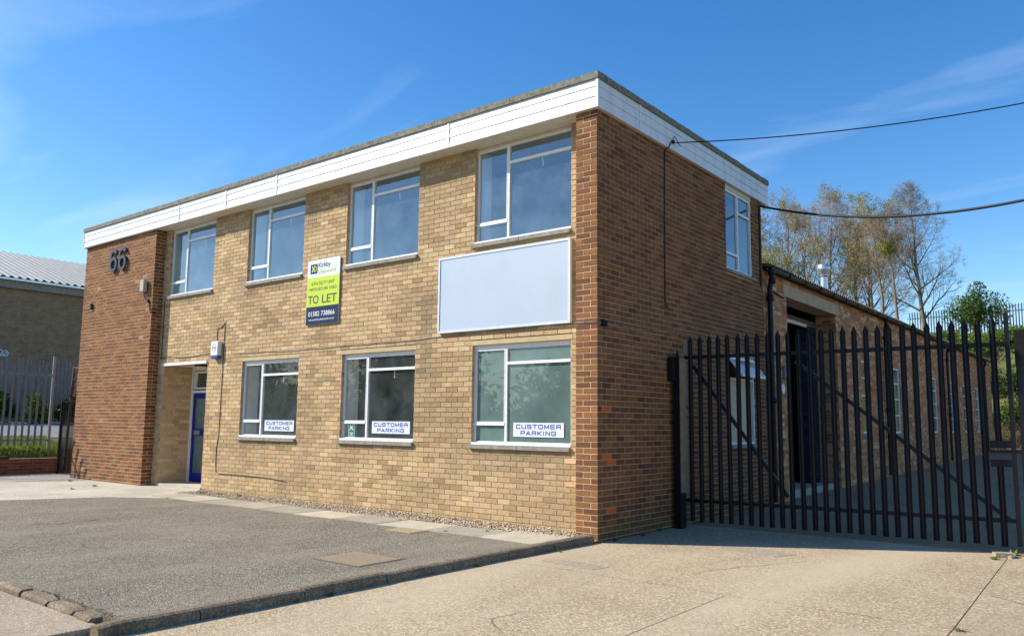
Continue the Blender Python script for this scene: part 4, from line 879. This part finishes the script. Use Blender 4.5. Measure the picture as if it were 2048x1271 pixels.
# ------------------------------------------------------------------ gate
GA, GB = np.array([.105, 2.447]), np.array([3.996, 2.678]); gu = (GB-GA)/np.linalg.norm(GB-GA); gn = np.array([gu[1], -gu[0]]); SPC = np.linalg.norm(GB-GA)/27
ga = math.atan2(gu[1], gu[0])
gt = empty('palisade_gate', (2.05, 2.56, -.1), 'tall black steel palisade gate with pointed pales closed across the drive', 'gate')
def gp_(s, d, z): p = GA+gu*s+gn*d; return (p[0], p[1], z)
def palemesh(h, pointed=True):
    prof = [(-.0355, .004), (-.025, .0), (-.0125, .016), (0, .020), (.0125, .016), (.025, .0), (.0355, .004)]; t = .003
    k = MB(); rows = [(0, 1, 0)]+([(h-.105, 1, 0), (h-.095, 1.12, 0), (h-.045, .62, .2), (h, .05, .8)] if pointed else [(h, 1, 0)]); vs = []
    for z, s_, e in rows:
        pr = [(x*s_, -(y)) for x, y in prof]; vs += [(x, y, z-(abs(x)*.3 if e else 0)) for x, y in pr]+[(x*.96, y+t, z-(abs(x)*.3 if e else 0)) for x, y in reversed(pr)]
    n = len(prof)*2
    k.add(vs, [(i*n+q, i*n+(q+1) % n, (i+1)*n+(q+1) % n, (i+1)*n+q) for i in range(len(rows)-1) for q in range(n)]+[tuple(range(n-1, -1, -1)), tuple(range((len(rows)-1)*n, len(rows)*n))]); return k
def place_rot(o, s, d, z, parent=gt):
    p = GA+gu*s+gn*d; o.location = np.array([p[0], p[1], z])-ORG[parent.name]; o.rotation_euler[2] = ga
ZB, ZT = -.035, 2.68
p0 = palemesh(2.72).build('pale', M['black'], gt, origin=(0, 0, 0)); place_rot(p0, 0, .03, ZB)
for i in range(1, 27):
    c = copyobj(p0, (0, 0, 0), gt); place_rot(c, i*SPC, .03, ZB+.0006*i+random.uniform(-.004, .004)); c.rotation_euler[1] = random.uniform(-.004, .004)
pu = palemesh(1.53).build('pale', M['black'], gt, origin=(0, 0, 0)); place_rot(pu, 27*SPC, .03, 1.20)
pd = palemesh(.98, False).build('pale', M['black'], gt, origin=(0, 0, 0)); place_rot(pd, 27*SPC, .03, ZB)
kb_ = MB()
bo = None
for i in range(28):
    for z in (2.36, .265):
        p = gp_(i*SPC, .052, z); c_ = MB()
        if bo is None: c_.tube([(0, 0, 0), (0, -.012, 0)], .011, 6); bo = c_.build('bolt_head', M['black'], gt, origin=(0, 0, 0)); bo.location = np.array(p)-ORG[gt.name]; bo.rotation_euler[2] = ga
        else: q = copyobj(bo, p, gt, ga)
k = MB(); k.obox(gp_(-.10, 0, 2.36), gp_(27*SPC+.13, 0, 2.37), .05, .05); k.build('rail', M['black'], gt)
k = MB(); k.obox(gp_(-.10, 0, .26), gp_(27*SPC+.13, 0, .27), .05, .05); k.build('rail', M['black'], gt)
for q0, q1 in (((1386.6, 731), (1577, 993)), ((1590, 722), (2022, 1040))):
    # brace ends sit on the gate plane
    def gplane(px, py):
        d = ray(px, py); A3 = np.array([*GA, 0]); N3 = np.array([gn[0], gn[1], 0]); t = ((A3-CAM)@N3)/(d@N3); return CAM+t*d
    a, b_ = gplane(*q0), gplane(*q1); k = MB(); k.obox(tuple(a), tuple(b_), .04, .05); k.build('brace', M['black'], gt)
k = MB(); k.obox(gp_(-.14, .0, -.02), gp_(-.14, .0, 2.70), .055, .06, (gn[0], gn[1], 0)); st_ = k.build('hanging_stile', M['black'], gt)
k = MB(); q = gp_(-.108, 0, 0); k.box(q[0]-.004, q[0]+.004, q[1]-.03, q[1]+.09, .35, 2.62); k.build('stile_reflection', M['timber_reflect'], gt)  # beige strip paints sunlit ground reflected in the black stile
k = MB(); k.obox(gp_(27*SPC+.15, .01, -.02), gp_(27*SPC+.15, .01, 2.74), .05, .07, (gn[0], gn[1], 0)); k.build('closing_stile', M['black'], gt)
# lock box
s0, s1 = 26.35*SPC, 27*SPC+.14
for z0, z1 in ((1.12, 1.21), (.90, .985)): k = MB(); k.obox(gp_(s0, .012, (z0+z1)/2), gp_(s1, .012, (z0+z1)/2), .07, z1-z0); k.build('lock_plate', M['black'], gt)
k = MB(); k.obox(gp_(s0, .02, 1.08), gp_(s1+.16, .02, 1.078), .03, .035); k.build('bolt', M['black'], gt)
k = MB(); k.tube([gp_(s1-.30, .0, .24), gp_(s1-.30, .0, .16)], .03, 8); k.build('drop_bolt', M['black'], gt)
# hinge post and closing post
hp = empty('gate_post', (.11, 2.02, -.1), 'black steel hinge post with painted beige ground reflection on one side standing against the end wall', 'gate post')
MB().cbox(.055, .155, 1.95, 2.12, -.12, 2.33, .004).build('post', M['black'], hp); MB().box(.156, .162, 1.955, 2.115, .40, 2.32).build('reflection_strip', M['timber_reflect'], hp)  # thin beige box is a painted reflection of sunlit ground on black steel
MB().cbox(.02, .10, 1.86, 1.955, 1.98, 2.33, .004).build('bracket', M['blackmatt'], hp); MB().lathe(.10, 2.01, [(.02, 2.33), (.02, 2.38), (.008, 2.40), (.004, 2.44), (0, 2.44)], 8).build('hinge_pin', M['blackmatt'], hp)
q = gp_(-.14, 0, 0)
for z in (2.22, .42): k = MB(); k.obox((.13, 2.04, z), (q[0], q[1], z), .06, .07); k.build('hinge', M['blackmatt'], hp)
pq = gp_(27*SPC+.30, 0, 0)
cp = empty('gate_post', (pq[0], pq[1], -.1), 'thick black timber closing post at the free end of the gate', 'gate post')
MB().cbox(pq[0]-.07, pq[0]+.07, pq[1]-.07, pq[1]+.07, -.2, 2.50, .008).build('post', M['black'], cp); MB().cbox(pq[0]-.075, pq[0]+.075, pq[1]-.075, pq[1]+.075, 2.1, 2.53, .006).build('sleeve', M['blackmatt'], cp)
for i in range(9):                                       # broken concrete at the foot of the closing post
    a = pq[0]-.28+random.uniform(0, .5); b_ = pq[1]-.5+random.uniform(0, .42); s_ = random.uniform(.04, .10); k = MB(); n = 7
    ang = sorted(random.uniform(0, 2*math.pi) for _ in range(n)); k.slab([(a+s_*math.cos(t)*random.uniform(.7, 1.2), b_+s_*math.sin(t)*random.uniform(.7, 1.2)) for t in ang], -.105, -.1+random.uniform(.02, .06)); k.build('concrete_lump', M['pave'], None, 'broken lump of pale concrete at the foot of the closing post', 'rubble', 'broken concrete lumps at the gate post')

# ------------------------------------------------------------------ left boundary
lw = empty('low_brick_wall', (-16.65, -1., -.1), 'low red brick garden wall with chipped render below the galvanised fence', 'wall')
MB().box(-16.80, -16.607, -3.2, .60, -.2, .34).build('core', M['mortar_shed'], lw)
lub = MB(); lub.cbox(-.5, .5, 0, 1, -.5, .5, .03); t_ = lub.build('brick', M['brick_obj'], lw, origin=(0, 0, 0)); lum = t_.data; bpy.data.objects.remove(t_)
for ua, ub, za, zb in cuts(-3.2, .60, -.1, .345, [], -3.2, zref=-.105):
    o = bpy.data.objects.new('brick', lum); col.objects.link(o); o.parent = lw; o.location = np.array((-16.60+random.uniform(-.002, .002), (ua+ub)/2, (za+zb)/2))-ORG[lw.name]
    o.scale = (ub-ua, .03, zb-za); o.rotation_euler[2] = math.pi/2; c = jit(random.choice([(.26, .075, .04), (.21, .06, .035), (.30, .10, .055)])); o.color = (*(mixt(c, (.6, .56, .5), .8) if random.random() < .07 else c), 1)
MB().box(-16.83, -16.59, -3.2, -.62, .346, .42).build('capping', M['rust'], lw, 'raised red capping course'); MB().box(-16.81, -16.596, -.615, .60, .346, .36).build('capping', M['concrete'], lw)
def bentpale(h):
    prof = [(-.028, .004), (-.020, .0), (-.010, .014), (0, .018), (.010, .014), (.020, .0), (.028, .004)]; k = MB(); vs = []
    rows = [(0, 1, 0), (h-.30, 1, 0), (h-.12, 1, .03), (h-.03, 1, .09), (h, .2, .13)]
    for z, s_, dx in rows: vs += [(dx-y+.0, -x*s_, z) for x, y in prof]+[(dx-y-.003, -x*s_*.96, z) for x, y in reversed(prof)]
    n = 14; k.add(vs, [(i*n+q, i*n+(q+1) % n, (i+1)*n+(q+1) % n, (i+1)*n+q) for i in range(len(rows)-1) for q in range(n)]+[tuple(range(n-1, -1, -1)), tuple(range((len(rows)-1)*n, len(rows)*n))]); return k
gf = empty('palisade_fence', (-16.95, -1.2, .4), 'galvanised palisade fence with bent-over tips standing on the low brick wall', 'fence')
fxx = -16.95
b0 = bentpale(2.2).build('pale', M['galv'], gf, origin=(0, 0, 0)); b0.location = np.array((fxx+.04, .20, .66))-ORG[gf.name]
for i in range(1, 22): copyobj(b0, (fxx+.04, .20-.152*i, .66+random.uniform(-.01, .01)), gf)
for z in (2.46, .80): k = MB(); k.obox((fxx, -3.2, z), (fxx, .42, z), .04, .045); k.build('rail', M['galv'], gf)
for yy in (.40, -2.3): k = MB(); k.cbox(fxx-.03, fxx+.03, yy-.03, yy+.03, .3, 2.96, .004); k.build('post', M['galv'], gf)
k = MB(); k.tube([(fxx+.08, -.30+.22*math.sin(a)*.9, .62+.30*math.cos(a)) for a in np.linspace(-.2, 3.0, 14)], .012, 6); k.build('loose_wire', M['galv'], None, 'loop of pale pipe sticking out of the grass at the fence', 'pipe')
# second fence in front of the warehouse
bf = empty('palisade_fence', (-26.3, 4, 1.1), 'dull grey palisade fence along the warehouse behind the shrubs', 'fence')
pm = palemesh(2.3).build('pale', M['galv'], bf, origin=(0, 0, 0)); pm.rotation_euler[2] = math.pi/2; pm.location = np.array((-26.3, -.4, 1.15))-ORG[bf.name]
for i in range(1, 46): c = copyobj(pm, (-26.3, -.4+.135*i, 1.15), bf)
for z in (1.5, 3.0): k = MB(); k.obox((-26.35, -.6, z), (-26.35, 6.0, z), .04, .05); k.build('rail', M['galv'], bf)
# mesh gate by the tower
mg = empty('mesh_gate', (-15.4, .4, -.05), 'black chain link side gate beside the brown tower', 'gate')
k = MB()
for xx in (-16.28, -14.72): k.cbox(xx-.03, xx+.03, .37, .43, -.05, 1.80, .004)
for zz_ in (0.02, 1.78): k.obox((-16.25, .4, zz_), (-14.75, .4, zz_), .04, .04)
k.build('frame', M['black'], mg)
k = MB()
for i in range(-36, 32):
    for sgn in (1, -1):
        x0_ = -15.5+i*.05 ; a = (x0_-sgn*.88, .04); b_ = (x0_+sgn*.88, 1.77)
        lo, hi = 0., 1.
        for lim, s2 in ((-16.25, 1), (-14.75, -1)):
            d_ = b_[0]-a[0]; t_ = (lim-a[0])/d_
            if (d_ > 0) == (s2 > 0): lo = max(lo, t_)
            else: hi = min(hi, t_)
        if hi-lo > .02:
            P = lambda t: (a[0]+(b_[0]-a[0])*t, .4+.004*sgn, a[1]+(b_[1]-a[1])*t); k.tube([P(lo), P(hi)], .0045, 3, False, False)
k.build('chain_link', M['blackmatt'], mg, kind='stuff')
k = MB()
for i in range(6): k.obox((-15.0+.05*i, .55, .0), (-15.0+.05*i, .55, 1.95), .03, .03, (1, 0, 0))
lf = empty('lattice_frame', (-16.2, .62, 0), 'rusty red lattice frame leaning behind the black side gate', 'frame')
k = MB(); k.obox((-16.45, .62, -.05), (-16.30, .62, 2.70), .05, .05); k.obox((-16.08, .62, 1.9), (-15.98, .62, 2.68), .04, .04); k.obox((-16.30, .62, 2.66), (-15.0, .62, 2.62), .04, .05)
zc = 1.9
while zc < 2.6: k.obox((-16.34, .62, zc), (-16.03, .62, zc+.16*(1 if int(zc*10) % 2 else -1)), .025, .025); zc += .2
k.build('bars', M['rust'], lf)
# neighbouring warehouse
nw = empty('warehouse', (-41, 14, 1.1), 'brown brick warehouse with pale corrugated pitched roof beyond the fence', 'warehouse')
MB().box(-48, -34, -12, 40, .5, 7.28).build('wall', M['neighwall'], nw); MB().box(-33.998, -33.80, -12.1, 40.1, 7.08, 7.40).build('fascia', M['sill'], nw); MB().box(-33.9, -33.62, -12.1, 40.1, 7.41, 7.50).build('gutter', M['zinc'], nw)
vs = []; n = 620
for i in range(n+1):
    y = -12.2+i*52.4/n; c_ = (.045, .045, -.03, -.03)[i % 4]; vs += [(-33.7, y, 7.55+c_), (-41, y, 9.95+c_), (-48.3, y, 7.55+c_)]
k = MB(); k.add(vs, [(i*3+q, i*3+3+q, i*3+4+q, i*3+1+q) for i in range(n) for q in range(2)]); k.build('roof_sheet', M['roofsheet'], nw)
k = MB(); k.add([(-26.2, -14, 1.214), (-18.02, -14, .838), (-18.02, 16, .838), (-26.2, 16, 1.214)], [(0, 1, 2, 3)]); k.build('neighbour_path', M['neighpath'], kind='structure')

# ------------------------------------------------------------------ plants
def leaves(mb, n, centre_fn, size, c=None, flat=.5):
    for _ in range(n):
        p = Vector(centre_fn()); s_ = size*random.uniform(.6, 1.3)
        nrm = Vector((random.gauss(0, 1), random.gauss(0, 1), random.gauss(0, 1)+flat)).normalized(); a = nrm.orthogonal().normalized(); a.rotate(Matrix.Rotation(random.uniform(0, 6.28), 3, nrm)); b_ = nrm.cross(a)
        mb.add([p-a*s_, p+b_*s_*.45, p+a*s_, p-b_*s_*.45], [(0, 1, 2, 3)])
def bush(name, cx, cy, z0, rx, ry, h, n, size, mat, label, group, lobes=9):
    o = empty(name, (cx, cy, z0), label, 'shrub', group); L = []
    for _ in range(lobes):
        a = random.uniform(0, 6.28); r = random.uniform(0, .75); L.append((cx+rx*r*math.cos(a), cy+ry*r*math.sin(a), z0+h*random.uniform(.25, .8), random.uniform(.3, .5)))
    def fn():
        l = random.choice(L); v = Vector((random.gauss(0, 1), random.gauss(0, 1), random.gauss(0, 1))).normalized()*(random.random()**.4)
        return (l[0]+v.x*rx*l[3]*1.2, l[1]+v.y*ry*l[3]*1.2, max(z0, l[2]+v.z*h*l[3]*.75))
    k = MB(); leaves(k, n, fn, size); k.build('crown', mat, o)
    k = MB()
    for l in L[:6]: k.tube([(cx+random.uniform(-.1, .1), cy, z0-.1), ((cx+l[0])/2, (cy+l[1])/2, z0+h*.3), l[:3]], [.04, .03, .012], 5)
    k.build('stem', M['bark'], o); return o
def tree(name, cx, cy, z0, H, spread, nlimb, label, leaf, leafn, twig, lean=0, seed=1, low=.28, group='trees on the embankment', dome=True, a0=.75, stems=1):
    rd = random.Random(seed); o = empty(name, (cx, cy, z0), label, 'tree', group); tr = MB(); tw = MB(); tips = []
    WOB = (.045, .10, .13, .16, .2); UPB = (.02, .085, .05, .03, .02)
    def grow(p, d, L, r, lev, low_):
        n = (8, 7, 5, 3, 2)[lev]; pts = [p]; rs = [r]; dirs = [d]
        for i in range(n):
            d = (d+Vector((rd.gauss(0, 1), rd.gauss(0, 1), rd.gauss(0, 1)))*WOB[lev]+Vector((0, 0, UPB[lev]))).normalized()
            p = p+d*(L/n); pts.append(p); rs.append(max(r*(1-(i+1)/n*.86), .0042)); dirs.append(d)
        (tr if lev < 2 else tw).tube(pts, rs, (9, 5, 4, 3, 3)[lev], False, lev < 2)
        if lev >= 3: tips.append((pts[-1], pts[n//2]))
        if lev >= 4: return
        m_ = (nlimb, 10, 6, 5)[lev]
        for j in range(m_):
            t = low_+(1-low_)*(j+rd.random())/m_ if lev == 0 else .15+.85*(j+rd.random())/m_
            t = min(t, .985); i = min(int(t*n), n-1); q = pts[i].lerp(pts[i+1], t*n-i); dd = dirs[i+1]
            ax = dd.orthogonal().normalized(); ax.rotate(Matrix.Rotation(j*2.4+rd.uniform(-.5, .5) if lev == 0 else j*math.pi+rd.uniform(-.9, .9), 3, dd))
            ang = (a0*(1.15-.65*t) if lev == 0 else rd.uniform(.5, .85)); nd = (dd*math.cos(ang)+ax*math.sin(ang)).normalized()
            if lev == 0: nl = spread*((math.sin(math.pi*(.28+.60*t)))**.8 if dome else (1.0-.72*t))
            else: nl = L*(.55-.33*t if lev == 1 else .52-.25*t)
            grow(q, nd, max(nl*rd.uniform(.75, 1.15), .25), max(rs[i]*(.50 if lev == 0 else .42), .0055), lev+1, 0)
    for k_ in range(stems):
        a_ = k_*2.1+seed; off = Vector((math.cos(a_), math.sin(a_), 0))*(.16 if stems > 1 else 0)
        grow(Vector((cx, cy, z0-.3))+off*2, (Vector((lean, 0, 1))+off*1.1).normalized(), H*(1-.12*k_), H*.016, 0, low)
    tr.build('trunk', M['bark'], o); tw.build('branches', twig, o)
    if leafn:
        k = MB(); sel = [t for t in tips if vnoise((t[0].x, t[0].z), .5, seed) > .5] or tips       # young leaves sit on some boughs only
        def fn():
            a, b_ = random.choice(sel); t = random.random(); p = a.lerp(b_, t); return (p.x+random.gauss(0, .05), p.y+random.gauss(0, .05), p.z+random.gauss(0, .05))
        leaves(k, leafn, fn, .06); k.build('crown', leaf, o)
    return o
tz = lambda x, y: ground_z(x, y)
tree('bare_tree', -5.45, 47.5, tz(-5, 47.5), 9.6, 5.0, 24, 'leafless grey tree with tall straight trunk and wide bare crown', None, 0, M['twiggrey'], 0, 11, .14, dome=False, a0=.95)
tree('beech_tree', -9.4, 49, tz(-10, 49), 9.0, 4.4, 14, 'russet budding tree with scattered yellow-green leaves beside the bare grey tree', M['leafy'], 8000, M['twigred'], .01, 12, .2, stems=2)
tree('beech_tree', -12.2, 47.5, tz(-12, 47), 10.0, 5.0, 16, 'russet budding tree directly behind the steel flue', M['leafrus'], 6000, M['twigred'], -.02, 13, .2, stems=2)
tree('beech_tree', -15.0, 48, tz(-15, 48), 10.2, 4.9, 16, 'russet tree half hidden by the corner of the office roof', M['leafy'], 7000, M['twigred'], .0, 14, .2, stems=2)
tree('beech_tree', -11.0, 52, tz(-11, 52), 9.6, 4.4, 14, 'pale yellow-green tree set back between the russet trees', M['leafy'], 7000, M['twigred'], .02, 18, .2)
tree('beech_tree', -17.6, 50, tz(-18, 50), 9.6, 4.8, 14, 'tree whose crown only edges past the office corner', M['leafrus'], 4500, M['twigred'], .02, 19, .2)
tree('young_tree', -7.7, 46.5, tz(-7, 46.5), 7.4, 2.9, 10, 'slim young tree with yellow-green spring leaves between larger trees', M['leafy'], 3400, M['twigred'], .02, 15, .25)
tree('leaning_tree', -6.5, 45.5, tz(-6, 45.5), 7.2, 2.4, 8, 'slim bare tree leaning beside the tall grey trunk', None, 0, M['twiggrey'], -.05, 16, .3)
tree('young_tree', -13.8, 45.5, tz(-13, 45.5), 5.4, 3.2, 13, 'low yellow-green sapling at the workshop roof edge', M['leafy'], 5000, M['twigred'], 0, 17, .15)
sbz = lambda x, y: ground_z(x, y)-.15
bush('evergreen_shrub', -2.4, 46.2, sbz(-2.3, 46.2), 1.6, 1.4, 3.3, 4600, .09, M['leafm'], 'dark green bushy shrub rising in front of the far fence', None, 10)
SHR = ((-4.2, 44, 1.6, .9, 'leafg', 'fresh green shrub between the bare grey tree and the dark evergreen shrub'), (-2.6, 43, 1.8, 1.5, 'leafg', 'fresh green shrub directly below the dark evergreen shrub'),
       (-.9, 44, 1.8, 1.1, 'leafg', 'fresh green shrub just beyond the dark evergreen, touching the far fence'), (.8, 43.5, 1.8, 1.1, 'leafg', 'fresh green shrub high on the bank behind the closing stile'),
       (2.6, 44, 1.8, 1.0, 'leafg', 'fresh green shrub high on the bank behind the closing post'), (-1.6, 40.8, 1.7, 2.2, 'leafg', 'fresh green shrub halfway up the bank past the workshop gable'),
       (.3, 40.3, 1.7, 2.4, 'leafd', 'dark green shrub halfway up the bank'), (2.0, 40.8, 1.7, 2.3, 'leafg', 'fresh green shrub halfway up the bank behind the closing post'),
       (-1.2, 38.3, 1.4, 2.0, 'leafd', 'dark green shrub against the far corner of the workshop'), (.6, 38.2, 1.5, 2.2, 'leafg', 'fresh green shrub low on the bank above the brambles'),
       (2.4, 38.4, 1.5, 2.0, 'leafd', 'dark green shrub low on the bank behind the closing post'), (-5.8, 43.8, 1.5, .9, 'leafd', 'dark green shrub at the foot of the bare grey tree'),
       (4.2, 42, 2, 2.4, 'leafg', 'large fresh green shrub at the end of the bank'))
for x, y, r, h, mt, lab in SHR: bush('bank_shrub', x, y, sbz(x, y), r, r*.9, h, 2600, .085, M[mt], lab, 'shrubs covering the bank')
k = MB()
for _ in range(900):
    a, b_ = random.uniform(-2.5, 4), random.uniform(36.4, 37.6); z = ground_z(a, b_); k.tube([(a, b_, z), (a+random.gauss(0, .2), b_+random.gauss(0, .15), z+random.uniform(.3, .9)), (a+random.gauss(0, .4), b_-random.uniform(0, .3), z+random.uniform(.5, 1.3))], [.012, .009, .004], 3, False)
tag(k.build('brambles', M['drygrass']), 'dry tangled bramble stalks at the foot of the bank', 'brambles', kind='stuff')
# fence along the top of the bank
tf = empty('palisade_fence', (2, 48.4, 6.6), 'slender pale palisade fence along the top of the green bank', 'fence')
pm = palemesh(2.3).build('pale', M['galv'], tf, origin=(0, 0, 0)); pm.location = np.array((-6.5, 48.4, 6.55))-ORG[tf.name]
for i in range(1, 90): copyobj(pm, (-6.5+.155*i, 48.4+.01*i, 6.55+.0045*i), tf)
for z in (6.95, 8.4): k = MB(); k.obox((-6.7, 48.44, z), (7.4, 49.34, z+.4), .05, .05); k.build('rail', M['galv'], tf)
# next door: grass on the bank and a strip of leafy plants before the back fence
k = MB()
for _ in range(15000):
    a, b_ = random.uniform(-17.95, -16.84), random.uniform(-3.2, .7); z = ground_z(a, b_)-.02; h = random.uniform(.05, .15); dx, dy = random.gauss(0, .07), random.gauss(0, .07); w = .012
    k.add([(a-w, b_-w, z), (a+w, b_+w, z), (a+dx, b_+dy, z+h)], [(0, 1, 2)])
tag(k.build('grass', M['grassm']), 'tufty green grass on the bank behind the low brick wall', 'grass', kind='stuff')
for i in range(9): bush('leafy_plant', -25.5+random.uniform(-.25, .25), .6+.62*i, 1.12, .5, .5, 1.15, 800, .085, M['leafg' if i % 3 else 'leafd'], 'broad leaved green plant at the foot of the back fence', 'plants along the back fence', 5)
# weeds
def weed(x, y, z, s_, n=26, mat='leafg', where='growing from a paving joint by the tower', grp='weeds by the tower'):
    k = MB()
    for _ in range(n):
        a = random.uniform(0, 6.28); l = s_*random.uniform(.4, 1.1); e = random.uniform(.15, 1.2); w = s_*.13; d = Vector((math.cos(a)*math.cos(e), math.sin(a)*math.cos(e), math.sin(e))); sd = Vector((-math.sin(a), math.cos(a), 0))*w; p = Vector((x+random.gauss(0, s_*.25), y+random.gauss(0, s_*.25), z)); q = p+d*l*.6; r_ = p+d*l-Vector((0, 0, l*.12))
        k.add([p, q+sd, r_, q-sd], [(0, 1, 2, 3)])
    return k.build('weed', M[mat], None, 'small green weed '+where, 'weed', grp)
for px, py, z, s_ in ((400, 1233, -.1, .07), (520, 1212, -.1, .05), (660, 1190, -.1, .05), (590, 1203, -.1, .04), (955, 1132, -.1, .05), (1120, 1103, -.1, .04), (115, 1196, -.05, .06), (805, 1022, -.03, .06), (640, 1003, -.03, .07), (600, 1000, -.03, .06), (690, 1012, -.03, .05), (975, 1062, -.02, .04), (890, 1062, -.02, .04), (1000, 1058, -.02, .04), (800, 1040, -.02, .04), (1130, 1052, -.03, .06), (1080, 1046, -.03, .05), (405, 988, -.03, .09), (440, 990, -.03, .08), (480, 993, -.03, .07), (188, 972, -.03, .07), (145, 978, -.03, .06), (140, 962, -.03, .08), (1920, 1262, -.1, .05), (2030, 1110, -.1, .09), (1990, 1118, -.1, .07)):
    q = bp(px, py, 2, z)
    wh = ('at the foot of the drive kerb', 'weeds along the drive kerb') if z == -.1 and px < 1200 else ('in a joint of the concrete drive near the gate', 'weeds on the drive') if z == -.1 else ('between two front kerb stones', None) if z == -.05 else ('at the edge of the gravel and paving slabs', 'weeds in the gravel strip') if px > 390 else ('growing from a paving joint by the tower', 'weeds by the tower')
    weed(q[0], q[1], z-.004, s_, where=wh[0], grp=wh[1])
for i in range(9): weed(.02+random.uniform(0, .1), .3+i*.62, -.1, .06, 18, 'leafd', 'at the foot of the shaded end wall', 'weeds along the end wall')

# ------------------------------------------------------------------ pole and overhead cables (pole stands outside the picture)
pol = empty('telegraph_pole', (15.6, 7.6, -.2), 'tall wooden telegraph pole carrying the overhead cables', 'pole')
MB().tube([(15.6, 7.6, -.3), (15.6, 7.6, 9.6)], [.14, .10], 12).build('shaft', M['timber_reflect'], pol); MB().box(15.0, 16.2, 7.52, 7.68, 8.9, 9.0).build('cross_arm', M['timber_reflect'], pol)
def hang(A, Bpx, dist, target_mid, r, label):
    """cable from A through the sight line Bpx at a chosen distance, on to the pole"""
    A = np.array(A); B = onray(*Bpx, dist); n = 48; best = None
    for sag in np.linspace(0, 1.6, 65):
        p = A+(B-A)*.5; p[2] -= sag
        e = abs(pj(p)[1]-np.interp(pj(p)[0], *target_mid))
        if best is None or e < best[0]: best = (e, sag)
    sag = best[1]; pts = []
    for i in range(n+1):
        t = i/n*1.12; p = A+(B-A)*t; p[2] -= 4*sag*t*(1-t); pts.append(p)
    end = pts[-1]; pts = [tuple(p) for p in pts]+[tuple(end+(np.array((15.6, 7.6, 9.0))-end)*t) for t in (.25, .5, .75, 1.)]
    MB().tube(pts, r, 6).build('overhead_cable', M['cable'], None, label, 'cable')
hang((.10, 2.08, 5.585), (2048, 206), 11., ([1346, 1420, 1700, 2048], [287, 284, 258, 206]), .009, 'thin black overhead wire rising from the fascia anchor')
hang((.02, 5.60, 5.40), (2048, 400), 11.5, ([1524, 1650, 1800, 1900, 2048], [414, 430, 437, 433, 400]), .022, 'thick black overhead cable sagging from the office corner across the bare trees')

for i in range(46):
    a = random.uniform(-9.2, -.4); weed(a, .19+random.uniform(-.05, .02), -.035, random.uniform(.03, .06), 14, 'grassm', 'against the buff wall at the back of the gravel', 'weeds along the buff wall')
# unseen hedge added across the road to darken the window reflections
k = MB()
def hfn():
    x = random.uniform(-75, 6); return (x, -27+random.gauss(0, 1.1), -.2+random.random()**.7*(5.2+2.2*math.sin(x*.35)+1.3*math.sin(x*.9+1)))
leaves(k, 26000, hfn, .26)
hx_ = np.arange(-76, 7.1, 1.); hh = [(3.6+2.0*math.sin(x*.35)+1.1*math.sin(x*.9+1)) for x in hx_]  # solid core added to close bright sky gaps in the reflection
for q in range(len(hx_)-1):
    for yy, fl_ in ((-26.3, 0), (-27.7, 1)): k.add([(hx_[q], yy, -.25), (hx_[q+1], yy, -.25), (hx_[q+1], -27, hh[q+1]), (hx_[q], -27, hh[q])], [(0, 1, 2, 3) if fl_ else (3, 2, 1, 0)])
tag(k.build('reflection_hedge', M['leafd']), 'unseen dark green hedge added across the road to darken window reflections', 'hedge', kind='stuff')

k = MB()
for pts in (((-6, 700), (0, 698), (6, 703), (12, 700), (17, 706), (12, 712), (4, 709), (-4, 713)), ((2, 704), (9, 708), (15, 703)), ((-8, 706), (0, 707), (8, 712))):
    k.tube([tuple(bp(a, b_, 0, -33.985)) for a, b_ in pts], .035, 5)
k.build('graffiti', M['signwhite'], nw)

MB().slab([(1.35, .55), (2.05, .42), (2.18, .78), (1.62, .95), (1.30, .80)], -.104, -.0965).build('repair_patch', M['pave'], dr)
MB().slab([(.25, -1.55), (.95, -1.62), (1.0, -1.36), (.5, -1.28), (.2, -1.38)], -.104, -.0975).build('repair_patch', M['pave'], dr)
